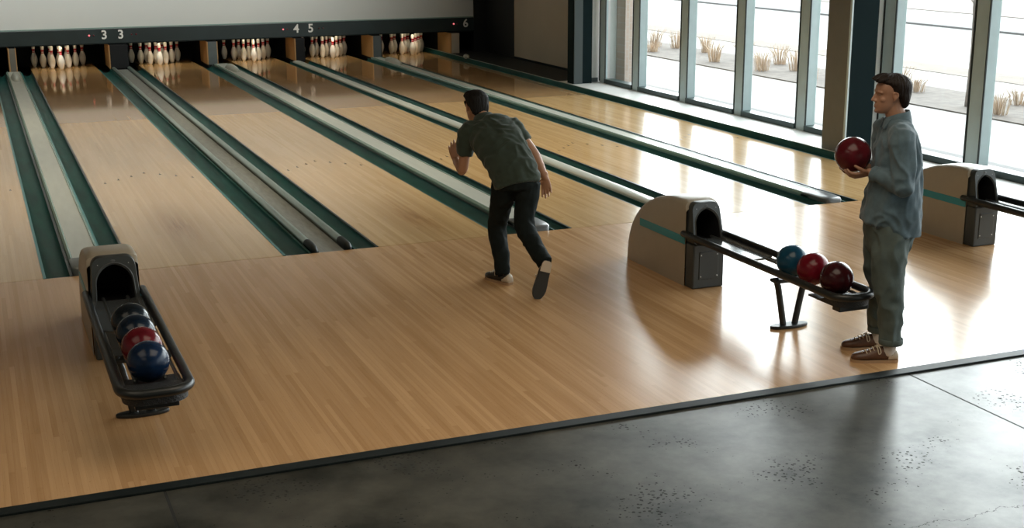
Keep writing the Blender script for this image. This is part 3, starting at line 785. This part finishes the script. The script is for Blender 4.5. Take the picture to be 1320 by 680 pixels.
def add_hand(mb, wrist, dirv, palm_n, thumb_side, curl, s=1.0, spread=.10, thumb=((.45, .85, .1), (.75, .45, .35), (.85, .1, .5)), wr=(.029, .020), rs=1.0):
    w = V(wrist); d = V(dirv).normalized(); n = (V(palm_n) - d * V(palm_n).dot(d)).normalized(); sd = d.cross(n)
    if sd.dot(V(thumb_side)) < 0: sd = -sd
    mb.tube([w - d * .03 * s, w, w + d * .03 * s, w + d * .065 * s, w + d * .092 * s], [(wr[0], wr[1]), (wr[0], wr[1] * .95), (.037 * s, .0175 * s), (.041 * s, .0150 * s), (.039 * s, .0115 * s)], side=sd, seg=14, smooth=2)
    Ls = (.070, .078, .073, .058); offs = (.031, .0105, -.0105, -.031); zs = (.086, .092, .088, .078)
    for i in range(4):
        p = w + d * (zs[i] - .012) * s + sd * offs[i] * s
        pts = [p]; q = p + d * .012 * s; pts.append(q); an = 0
        dd = (d + sd * ((1.5 - i) * spread)).normalized()
        for k, fr in enumerate((.46, .30, .24)):
            an += math.radians(curl[k] + (i - 1.5) * 3)
            q = q + (dd * math.cos(an) + n * math.sin(an)) * Ls[i] * fr * s; pts.append(q)
        r0 = .0097 * s * rs * (1 if i < 3 else .88)
        mb.tube(pts, [r0 * 1.08, r0 * 1.08, r0, r0 * .9, r0 * .76], seg=10)
    p = w + d * .022 * s + sd * .018 * s; pts = [p]; q = p
    for k, (a, b_, c_) in enumerate(thumb):
        q = q + (d * a + sd * b_ + n * c_).normalized() * (.038, .034, .028)[k] * s; pts.append(q)
    mb.tube(pts, [.015 * s, .0135 * s * rs, .0112 * s * rs, .0088 * s * rs], seg=10)

def shoe(X, par, base, up_m, sole_m, heel_m, lace_m, tag_, mirror=1):
    """X: origin under the ankle on the ground, x to the toe, z up"""
    B = Matrix.Translation(-V(base))
    def done(o): o.data.transform(B); return o
    foot = [(-.098, .026, .052), (-.085, .033, .080), (-.055, .0365, .090), (-.02, .0375, .098), (.02, .039, .098), (.055, .0425, .087), (.09, .046, .074), (.125, .0465, .064), (.155, .040, .057), (.176, .029, .049), (.186, .015, .037)]
    def sect(x, w, h, z0=.016):
        off = .008 * mirror * max(0, (x - .02) / .16)
        R = []
        for i in range(20):
            t = 2 * PI * i / 20; c_, s_ = math.cos(t), math.sin(t)
            e = .75
            y = w * math.copysign(abs(c_) ** e, c_)
            z = (z0 + h) / 2 + (h - z0) / 2 * math.copysign(abs(s_) ** (.9 if s_ > 0 else .45), s_)
            if s_ > 0: y *= 1 - .32 * s_ * (h / .1)
            R.append(X @ V((x, y + off, z)))
        return R
    sh = done(MB().loft([sect(*f) for f in foot]).build('shoe', up_m, par, True, auto=70))
    q = MB(); out = []
    xs = [(-.104, .018), (-.098, .029), (-.08, .037), (-.04, .0395), (.0, .0395), (.04, .042), (.08, .047), (.12, .049), (.15, .043), (.176, .031), (.190, .014)]
    L_ = [(x, w + .008 * mirror * max(0, (x - .02) / .16)) for x, w in xs] + [(x, -w + .008 * mirror * max(0, (x - .02) / .16)) for x, w in reversed(xs)]
    a = [q.v(X @ V((x, y, .0))) for x, y in L_]; b = [q.v(X @ V((x, y, .018))) for x, y in L_]
    for i in range(len(L_)): j = (i + 1) % len(L_); q.face([a[i], a[j], b[j], b[i]])
    q.face(a[::-1]); q.face(b); done(q.build('sole', sole_m, sh, False))
    # heel panel hugging the back of the shoe
    q = MB(); rings = []
    for (x, w, h) in [(-.101, .028, .056), (-.087, .0348, .082), (-.06, .038, .078), (-.035, .0386, .052)]:
        r = sect(x, w, h); rings.append(r)
    q.loft(rings); done(q.build('heel_panel', heel_m, sh, True, auto=70))
    # laces: bars across the instep and a bow
    q = MB()
    for k in range(5):
        x = .035 + .022 * k; z = .1 - .0065 * k - .0008 * k * k
        q.tube([X @ V((x - .004, -.026, z - .012)), X @ V((x + .004, 0, z + .003)), X @ V((x - .002, .028, z - .012))], .0034, seg=8, smooth=2)
    for s_ in (-1, 1):
        q.tube([X @ V((.028, 0, .102)), X @ V((.024, s_ * .03, .100)), X @ V((.018, s_ * .047, .072)), X @ V((.030, s_ * .047, .062)), X @ V((.036, s_ * .036, .090)), X @ V((.03, 0, .104))], .003, seg=8, smooth=3)
    done(q.build('laces', lace_m, sh, True))
    return sh
def clothfold(seed, amp, sc=(9, 9, 5)):
    def f(p, n):
        q = V((p.x * sc[0], p.y * sc[1], p.z * sc[2])) + V((seed, seed * 1.7, 0))
        w = noise.noise(q * .6) * 1.2
        r = 1 - abs(noise.noise(q + V((w, w, w)))) * 2.2
        return amp * (max(r, -.2) - .45) + amp * .5 * noise.noise(q * 2.3)
    return f

# ---- the bowler, seen from behind, leaning forward in the follow-through
base = V((3.68, -1.6, 0))
P1 = empty('person', base, 'man in dark olive polo and black trousers leaning forward on the approach', 'person')
side1 = V((.93, -.36, .08))
Xh = xf((3.606, -.985, 1.298), (-.08, .97, -.20), (0, .3, 1))
b = MB(); add_head(b, Xh)
b.tube([(3.632, -1.12, 1.195), (3.625, -1.06, 1.235), (3.612, -1.02, 1.28)], [(.066, .060), (.056, .058), (.056, .06)], side=side1, seg=16)
spine = [(3.712, -1.57, .83), (3.70, -1.52, .88), (3.675, -1.40, 1.0), (3.655, -1.26, 1.10), (3.64, -1.16, 1.165), (3.632, -1.11, 1.20)]
b.tube(spine, [(.10, .06), (.13, .085), (.14, .09), (.155, .09), (.15, .075), (.09, .06)], side=side1, seg=20, smooth=3)
legL = [(3.635, -1.52, .79), (3.632, -1.44, .58), (3.626, -1.385, .40), (3.620, -1.47, .22), (3.617, -1.52, .09)]
legR = [(3.785, -1.60, .79), (3.765, -1.62, .62), (3.738, -1.66, .47), (3.752, -1.83, .34), (3.768, -1.965, .275)]
b.tube(legL, [.072, .062, .052, .048, .036], seg=14, smooth=3); b.tube(legR, [.072, .062, .052, .048, .036], seg=14, smooth=3)
b.tube([(3.617, -1.52, .09), (3.60, -1.46, .05), (3.585, -1.40, .04)], [.034, .034, .03]); b.tube([(3.768, -1.965, .275), (3.752, -1.965, .20), (3.73, -1.965, .14)], [.032, .024, .018])
shL, elL, wrL = V((3.485, -1.12, 1.118)), V((3.452, -1.10, .825)), V((3.472, -.885, .868))
shR, elR, wrR = V((3.812, -1.24, 1.165)), V((3.925, -1.40, .968)), V((3.990, -1.462, .790))
b.tube([V((3.56, -1.13, 1.14)), shL, (shL + elL) / 2, elL, elL.lerp(wrL, .35), wrL], [.05, .052, .045, .039, .040, .028], seg=14, smooth=3)
b.tube([V((3.72, -1.18, 1.16)), shR, (shR + elR) / 2, elR, elR.lerp(wrR, .35), wrR], [.05, .052, .047, .041, .041, .029], seg=14, smooth=3)
add_hand(b, wrL, (-.10, .30, .95), (.55, .80, -.2), (1, -.3, 0), (14, 18, 14), .98, .09, wr=(.027, .021))
add_hand(b, wrR, (.16, .02, -.98), (-.45, -.85, 0), (-1, .3, 0), (16, 22, 18), .98, .08, wr=(.028, .022))
skin_obj('body', remesh(b, .0042, 3), M['skin1'], P1, base)
add_eyes(Xh, P1, base)
skin_obj('hair', hair_mesh(Xh, False, 2), M['hair1'], P1, base)
# polo shirt with short sleeves
q = MB()
q.tube([(3.714, -1.595, .765), (3.708, -1.555, .84), (3.690, -1.47, .93), (3.672, -1.37, 1.02), (3.655, -1.26, 1.10), (3.642, -1.17, 1.165), (3.634, -1.125, 1.20)],
       [(.178, .125), (.182, .122), (.182, .118), (.19, .12), (.195, .115), (.178, .092), (.09, .068)], side=side1, seg=24, smooth=3, dome=False)
q.tube([(3.56, -1.14, 1.145), shL + V((0, 0, .004)), shL.lerp(elL, .3), shL.lerp(elL, .6)], [(.068, .068), (.072, .074), (.070, .068), (.064, .062)], seg=18, smooth=3, dome=False)
q.tube([(3.72, -1.19, 1.16), shR + V((0, 0, .0)), shR.lerp(elR, .3), shR.lerp(elR, .58)], [(.068, .068), (.070, .072), (.068, .066), (.062, .060)], seg=18, smooth=3, dome=False)
polo = skin_obj('polo_shirt', remesh(q, .0075, 5, clothfold(3, .010, (8, 8, 11))), M['polo'], P1, base)
q = MB()
for k, (c_, ra, rb) in enumerate([((3.634, -1.115, 1.195), .088, .075), ((3.630, -1.085, 1.235), .073, .066), ((3.627, -1.073, 1.246), .068, .062)]): pass
cdir = V((-.03, .55, .83)).normalized(); ca = (side1 - cdir * side1.dot(cdir)).normalized(); cb_ = cdir.cross(ca)
rings = []
for h_, ra in ((-.012, .098), (.008, .094), (.045, .076), (.050, .072), (.046, .066), (.01, .066)):
    c0 = V((3.632, -1.112, 1.195)) + cdir * h_
    rings.append([c0 + ca * (ra * math.cos(2*PI*i/28)) + cb_ * (ra * .9 * math.sin(2*PI*i/28)) for i in range(28)])
o = q.loft(rings, caps=False).build('collar', M['polo'], polo, True, auto=60); o.data.transform(Matrix.Translation(-base))
# trousers
q = MB()
q.tube([(3.713, -1.575, .83), (3.712, -1.58, .79), (3.712, -1.585, .74)], [(.145, .095), (.16, .115), (.15, .11)], side=side1, seg=22, smooth=2, dome=False)
q.tube(legL[:1] + [(3.634, -1.49, .68)] + legL[1:4] + [(3.616, -1.517, .070)], [(.098, .10), (.094, .096), (.082, .084), (.072, .075), (.064, .067), (.058, .062)], seg=18, smooth=3, dome=False)
q.tube(legR[:1] + [(3.778, -1.61, .70)] + legR[1:4] + [(3.770, -1.978, .252)], [(.098, .10), (.094, .096), (.084, .086), (.075, .077), (.066, .068), (.058, .060)], seg=18, smooth=3, dome=False)
skin_obj('trousers', remesh(q, .0075, 5, clothfold(11, .008, (9, 9, 7))), M['trouser1'], P1, base)
for pts in ([(3.617, -1.52, .16), (3.617, -1.52, .10), (3.612, -1.50, .06)], [(3.762, -1.92, .30), (3.767, -1.965, .262), (3.762, -1.975, .20)]):
    o = MB().tube(pts, [.042, .041, .034], seg=16, smooth=2).build('sock', M['trouser1'], P1); o.data.transform(Matrix.Translation(-base))
Xs = xf((3.617, -1.495, 0), (-.34, .94, 0), (0, 0, 1)); shoe(Xs, P1, base, M['shoeblack'], M['sole'], M['cream'], M['lace'], 'l', -1)
toe = V((3.690, -2.035, .012)); heel = V((3.772, -2.015, .272)); fw = (toe - heel).normalized()
Xs = xf(heel + fw * .098 + V((.0, .0, 0)), fw, V((.25, .95, .1))); shoe(Xs, P1, base, M['shoeblack'], M['soledark'], M['cream'], M['lace'], 'r', 1)
q = MB(); U = Xs.to_3x3(); xs_ = [(-.1025, .017), (-.097, .028), (-.08, .036), (-.04, .0385), (-.02, .0385)]
Lh = [(x, w) for x, w in xs_] + [(x, -w) for x, w in reversed(xs_)]
a_ = [q.v(Xs @ V((x, y, -.006))) for x, y in Lh]; b_ = [q.v(Xs @ V((x, y, .002))) for x, y in Lh]
for i in range(len(Lh)): j = (i + 1) % len(Lh); q.face([a_[i], a_[j], b_[j], b_[i]])
q.face(a_[::-1]); q.face(b_)
o = q.build('heel_pad', M['cream'], P1.children[-1] if P1.children[-1].name.startswith('shoe') else P1, False); o.data.transform(Matrix.Translation(-base))

# ---- the standing man holding a ball
O2 = V((5.10, -4.03, 0)); F2 = V((-.9258, .378, 0)); L2 = V((-.378, -.9258, 0))
def W2(f, l, z): return O2 + F2 * f + L2 * l + V((0, 0, z))
base = W2(-.1, 0, 0)
P2 = empty('person', base, 'man in blue denim shirt and grey trousers holding a red ball', 'person')
Xh = xf(W2(-.048, 0, 1.662), F2, (0, 0, 1))
b = MB(); add_head(b, Xh)
b.tube([W2(-.112, 0, 1.44), W2(-.100, 0, 1.51), W2(-.078, 0, 1.575), W2(-.07, 0, 1.62)], [(.075, .072), (.059, .061), (.056, .060), (.056, .062)], side=L2, seg=16, smooth=2)
b.tube([W2(-.10, 0, .86), W2(-.10, 0, 1.0), W2(-.11, 0, 1.15), W2(-.115, 0, 1.3), W2(-.115, 0, 1.42), W2(-.112, 0, 1.47)], [(.15, .10), (.14, .10), (.145, .10), (.16, .105), (.14, .075), (.08, .055)], side=L2, seg=20, smooth=3)
legn = [W2(-.10, .085, .86), W2(-.085, .10, .68), W2(-.072, .115, .50), W2(-.11, .125, .30), W2(-.118, .13, .10)]
legf = [W2(-.10, -.085, .86), W2(-.09, -.10, .68), W2(-.095, -.115, .50), W2(-.115, -.125, .30), W2(-.112, -.13, .10)]
for lg in (legn, legf): b.tube(lg, [.078, .068, .055, .050, .036], seg=14, smooth=3)
for l in (.13, -.13): b.tube([W2(-.118, l, .10), W2(-.09, l, .055), W2(-.0, l * 1.03, .04)], [.036, .036, .03])
ball_c = W2(.155, 0, 1.292)
for s_ in (1, -1):
    sh, el = W2(-.095, s_ * .185, 1.425), W2(-.10, s_ * .245, 1.14)
    wr = W2(.064, s_ * .072, 1.194)
    b.tube([W2(-.10, s_ * .1, 1.44), sh, sh.lerp(el, .5), el, el.lerp(wr, .35), wr], [.05, .055, .047, .041, .041, .028], seg=14, smooth=3)
    dv = F2 * .95 + L2 * (s_ * .06) + V((0, 0, -.22)); nn = F2 * .3 + L2 * (-s_ * .52) + V((0, 0, .80))
    add_hand(b, wr, dv, nn, L2 * s_ + V((0, 0, .5)), (22, 34, 30), 1.0, .10, thumb=((.62, .72, .10), (.72, .45, .50), (.70, .15, .70)), wr=(.028, .023))
skin_obj('body', remesh(b, .0042, 3), M['skin2'], P2, base)
add_eyes(Xh, P2, base)
skin_obj('hair', hair_mesh(Xh, True, 5, .018), M['hair2'], P2, base)
# shirt: loose, untucked, longer at the back
q = MB(); rings = []
TR = [(.80, -.283, .03, .178), (.86, -.283, .078, .188), (.92, -.281, .074, .192), (.99, -.279, .064, .192), (1.09, -.273, .046, .19), (1.2, -.266, .032, .192), (1.30, -.250, .018, .198), (1.375, -.232, .002, .2), (1.43, -.212, -.02, .19), (1.47, -.196, -.034, .14), (1.505, -.182, -.036, .09), (1.52, -.174, -.04, .078)]
for (z, fb, ff, w) in TR:
    R = []
    for i in range(36):
        t = 2 * PI * i / 36; c_, s_ = math.cos(t), math.sin(t); e = .9
        f = (ff + fb) / 2 + (ff - fb) / 2 * math.copysign(abs(c_) ** e, c_); l = w * math.copysign(abs(s_) ** e, s_)
        zz = z
        if z < .9: zz = z + (.9 - z) * .55 * max(0, c_)
        R.append(W2(f, l, zz))
    rings.append(R)
q.loft(rings)
for s_ in (1, -1):
    sh, el = W2(-.092, s_ * .18, 1.428), W2(-.098, s_ * .240, 1.145); wr = W2(.066, s_ * .075, 1.198)
    q.tube([W2(-.10, s_ * .10, 1.44), sh, sh.lerp(el, .35), sh.lerp(el, .7), el + V((0, 0, -.012))], [(.07, .06), (.082, .076), (.084, .072), (.078, .066), (.066, .058)], side=F2, seg=18, smooth=3)
    q.tube([el, el.lerp(wr, .25), el.lerp(wr, .55), el.lerp(wr, .78)], [(.062, .06), (.060, .058), (.052, .052), (.046, .046)], seg=18, smooth=3, dome=False)
shirt = skin_obj('shirt', remesh(q, .0075, 4, clothfold(7, .013, (10, 10, 6))), M['denim'], P2, base)
def put(o, bs): o.data.transform(Matrix.Translation(-V(bs))); return o
for s_ in (1, -1):
    el, wr = W2(-.098, s_ * .240, 1.145), W2(.066, s_ * .075, 1.198); d_ = (wr - el).normalized()
    q = MB(); c0 = el.lerp(wr, .74)
    q.tube([c0, c0 + d_ * .012, c0 + d_ * .038, c0 + d_ * .042], [.047, .050, .049, .044], seg=20, dome=False); put(q.build('cuff', M['denim'], shirt), base)
q = MB(); rings = []
for (dz, r_, fo) in ((1.488, .082, 0), (1.505, .080, 0), (1.548, .070, .006), (1.556, .066, .006), (1.548, .062, .006), (1.50, .062, 0)):
    R = []
    for i in range(33):
        t = 2 * PI * i / 33; c_ = math.cos(t)
        R.append(W2(-.103 + r_ * 1.06 * c_, r_ * math.sin(t), dz - .030 * max(0, c_) ** 1.5 - .0 * c_ + .012 * max(0, -c_)))
    rings.append(R)
put(q.loft(rings, caps=False).build('collar', M['denim'], shirt, True, auto=60), base)
for s_ in (1, -1):   # collar points at the throat
    q = MB(); a0, a1, a2 = W2(-.030, s_ * .012, 1.512), W2(-.055, s_ * .058, 1.520), W2(-.016, s_ * .040, 1.455)
    th = F2 * .006
    vs = [q.v(p + th) for p in (a0, a1, a2)] + [q.v(p - th) for p in (a0, a1, a2)]
    q.face(vs[:3]); q.face(vs[3:][::-1])
    for i in range(3): j = (i + 1) % 3; q.face([vs[i], vs[j], vs[3 + j], vs[3 + i]])
    put(q.build('collar_point', M['denim'], shirt, False, bevel=.003), base)
# trousers with turned-up cuffs
q = MB()
q.tube([W2(-.10, 0, .93), W2(-.10, 0, .86), W2(-.10, 0, .77)], [(.165, .155), (.17, .165), (.155, .15)], side=L2, seg=24, smooth=2)
for s_, lg in ((1, legn), (-1, legf)):
    q.tube([lg[0], W2(-.085, s_ * .10, .70), W2(-.078 if s_ > 0 else -.09, s_ * .112, .54), W2(-.095 if s_ > 0 else -.125, s_ * .122, .42), W2(-.112, s_ * .125, .28), W2(-.118, s_ * .13, .15), W2(-.121, s_ * .13, .125)],
           [(.105, .10), (.108, .102), (.096, .090), (.084, .078), (.075, .072), (.070, .068), (.070, .068)], side=F2, seg=20, smooth=3, dome=False)
trs = skin_obj('trousers', remesh(q, .0075, 4, clothfold(19, .012, (9, 9, 6))), M['trouser2'], P2, base)
for s_ in (1, -1):
    q = MB(); c0 = W2(-.121, s_ * .13, 0)
    rings = [[c0 + F2 * (r_ * math.cos(2*PI*i/26)) + L2 * (r_ * .97 * math.sin(2*PI*i/26)) + V((0, 0, z)) for i in range(26)] for z, r_ in ((.150, .068), (.154, .072), (.15, .0755), (.121, .0755), (.115, .072), (.118, .066))]
    put(q.loft(rings, caps=False).build('turn_up', M['trouser2'], trs, True, auto=60), base)
    q = MB(); q.tube([W2(-.118, s_ * .13, .135), W2(-.116, s_ * .13, .10), W2(-.105, s_ * .13, .065)], [.043, .042, .044], seg=16, smooth=2); put(q.build('sock', M['sock'], P2), base)
    Xs = xf(W2(-.068, s_ * .13, 0), F2 + L2 * (s_ * .02), (0, 0, 1))
    shoe(Xs, P2, base, M['shoebrown'], M['sole'], M['cream'], M['lace'], 'x', -s_)
make_ball('b_held', ball_c, 'deep red bowling ball held in both hands by the standing man', [(.3, .75, .6), (.1, .8, .6), (.2, .6, .75)], rad=.110)

# ------------------------------------------------------------------ outside, beyond the glass
def ground(name, x0, x1, m, z=-.05):
    o = MB().box(x0, x1, -30, 45, z - .3, z).build(name, m, smooth=False); o['kind'] = 'structure'
ground('ground_gravel', 10.45, 11.0, M['kerb'])
ground('ground_pavement', 11.0, 13.45, M['pave'])
ground('ground_bed', 13.45, 15.2, M['mulch'], -.03)
ground('ground_path', 15.2, 16.85, M['pave'])
ground('ground_verge', 16.85, 17.8, M['tan'], -.04)
ground('ground_road', 17.8, 24.9, M['road'], -.09)
ground('ground_kerb', 24.9, 26.4, M['kerb'], -.04)
ground('ground_far_path', 26.4, 28.8, M['pave'], -.04)
ground('ground_bank', 28.8, 70, M['bank'], -.02)
o = MB().box(10.3, 10.45, 9.55, 10.19, -.05, 4.6).build('pillar_brick', M['brick'], smooth=False); o['kind'] = 'structure'
rnd = random.Random(21)
spots = [(14.0, 5.3)]
while len(spots) < 27:
    x, y = rnd.uniform(13.75, 14.9), rnd.uniform(-1.5, 16.5)
    if all((x - a) ** 2 + (y - b_) ** 2 > .62 ** 2 for a, b_ in spots): spots.append((x, y))
for x, y in spots[1:]:
    q = MB(); h = rnd.uniform(.2, .42)
    for j in range(46):
        a = rnd.uniform(0, 2 * PI); lean = rnd.uniform(.1, .5) * h; r0 = rnd.uniform(0, .14)
        p0 = V((r0 * math.cos(a), r0 * math.sin(a), 0)); p1 = p0 + V((lean * .35 * math.cos(a), lean * .35 * math.sin(a), h * .6)); p2 = p0 + V((lean * math.cos(a), lean * math.sin(a), h * rnd.uniform(.8, 1)))
        q.tube([p0, p1, p2], [.006, .005, .002], seg=4, dome=False)
    o = q.build('dry_grass', M['straw'], None, True, loc=(x, y, -.03))
    tag(o, 'tuft of dry straw-coloured grass in the planting bed outside the windows', 'grass', 'dry grass tufts outside')
t = empty('bare_tree', (14.0, 5.3, -.03), 'slim leafless young tree growing in the bed outside the windows', 'tree')
MB().tube([(0, 0, 0), (.02, 0, .9), (0, .02, 1.9), (.04, 0, 3.4)], [.055, .045, .038, .018], seg=10, smooth=3).build('trunk', M['bark'], t)
q = MB()
for j in range(16):
    a = rnd.uniform(0, 2 * PI); z = 1.5 + j * .11; L = rnd.uniform(.5, 1.0)
    p0 = V((.01, .01, z)); p1 = p0 + V((L * .5 * math.cos(a), L * .5 * math.sin(a), L * .35)); p2 = p0 + V((L * .85 * math.cos(a), L * .85 * math.sin(a), L * .95))
    q.tube([p0, p1, p2], [.014, .009, .004], seg=6, smooth=2)
    for m_ in (-1, 1): q.tube([p1, p1 + V((.2 * math.cos(a + m_), .2 * math.sin(a + m_), .3))], [.006, .003], seg=5)
q.build('branches', M['bark'], t)

# ------------------------------------------------------------------ light
w = bpy.data.worlds.new('world'); S.world = w; w.use_nodes = True
nt = w.node_tree; bg = nt.nodes['Background']; bg.inputs[0].default_value = (.95, .985, 1.0, 1)
tc = nd(nt, 'ShaderNodeTexCoord'); dt = nd(nt, 'ShaderNodeVectorMath', operation='DOT_PRODUCT'); nt.links.new(tc.outputs['Generated'], dt.inputs[0])
dt.inputs[1].default_value = V((.66, .70, .27)).normalized()
nt.links.new(math_(nt, 'MULTIPLY_ADD', math_(nt, 'POWER', math_(nt, 'MAXIMUM', dt.outputs['Value'], 0.0), 3.0), 10.0, 2.2), bg.inputs[1])
def area(name, loc, rot, sx, sy, e, col=(1, 1, 1), portal=False, gloss=True):
    li = bpy.data.lights.new(name, 'AREA'); li.shape = 'RECTANGLE'; li.size = sx; li.size_y = sy; li.energy = e; li.color = col
    o = bpy.data.objects.new(name, li); COL.objects.link(o); o.location = loc; o.rotation_euler = rot
    if portal: li.cycles.is_portal = True
    return o
area('window_portal', (10.2, -1.65, 2.25), (0, math.radians(90), 0), 4.4, 23.3, 1, portal=True)
for (x, y, e) in ((-2.0, -5.5, 44), (3.2, -6.0, 88), (-3, -10, 30)):
    area('ceiling_lamp', (x, y, H0 - .06), (0, 0, 0), 3.4, 3.4, e, (1, .86, .66))
for x in (-1.5, 2.2, 5.9):  # added fill without fixtures, narrow spread, brightens the masking panel only
    o = area('panel_fill', (x, 12.2, H0 - .1), (math.radians(62), 0, 0), 2.6, .25, 29, (.97, 1, .97)); o.data.spread = math.radians(80)

for x in (-.4, 2.9, 6.2):  # added warm fill over the lanes, spread kept out of the floor reflections
    for y, e in ((3.5, 24), (8.5, 28), (13.6, 9)):
        o = area('lane_fill', (x, y, H0 - .05), (0, 0, 0), .5, .5, e, (1, .88, .66)); o.data.spread = math.radians(105)

# ------------------------------------------------------------------ camera
cam = bpy.data.cameras.new('camera'); cam.sensor_width = 36; cam.lens = 1690.98 / 1320 * 36; cam.clip_end = 300
co = bpy.data.objects.new('camera', cam); COL.objects.link(co)
r = V((.92545881, -.37883333, -.00336235)); u = V((.09748918, .22956301, .96839903)); d = V((.36608996, .8965412, -.24938326))
co.matrix_world = Matrix.Translation((0, -10.5602, 2.66)) @ Matrix((r, u, -d)).transposed().to_4x4()
S.camera = co
S.view_settings.view_transform = 'Standard'; S.view_settings.look = 'None'; S.view_settings.gamma = 1; S.view_settings.use_curve_mapping = False
S.view_settings.exposure = .25
S.cycles.use_denoising = True
S.cycles.max_bounces = 8; S.cycles.diffuse_bounces = 4; S.cycles.glossy_bounces = 4; S.cycles.transparent_max_bounces = 12
S.cycles.caustics_reflective = False; S.cycles.caustics_refractive = False
S.cycles.sample_clamp_indirect = 6
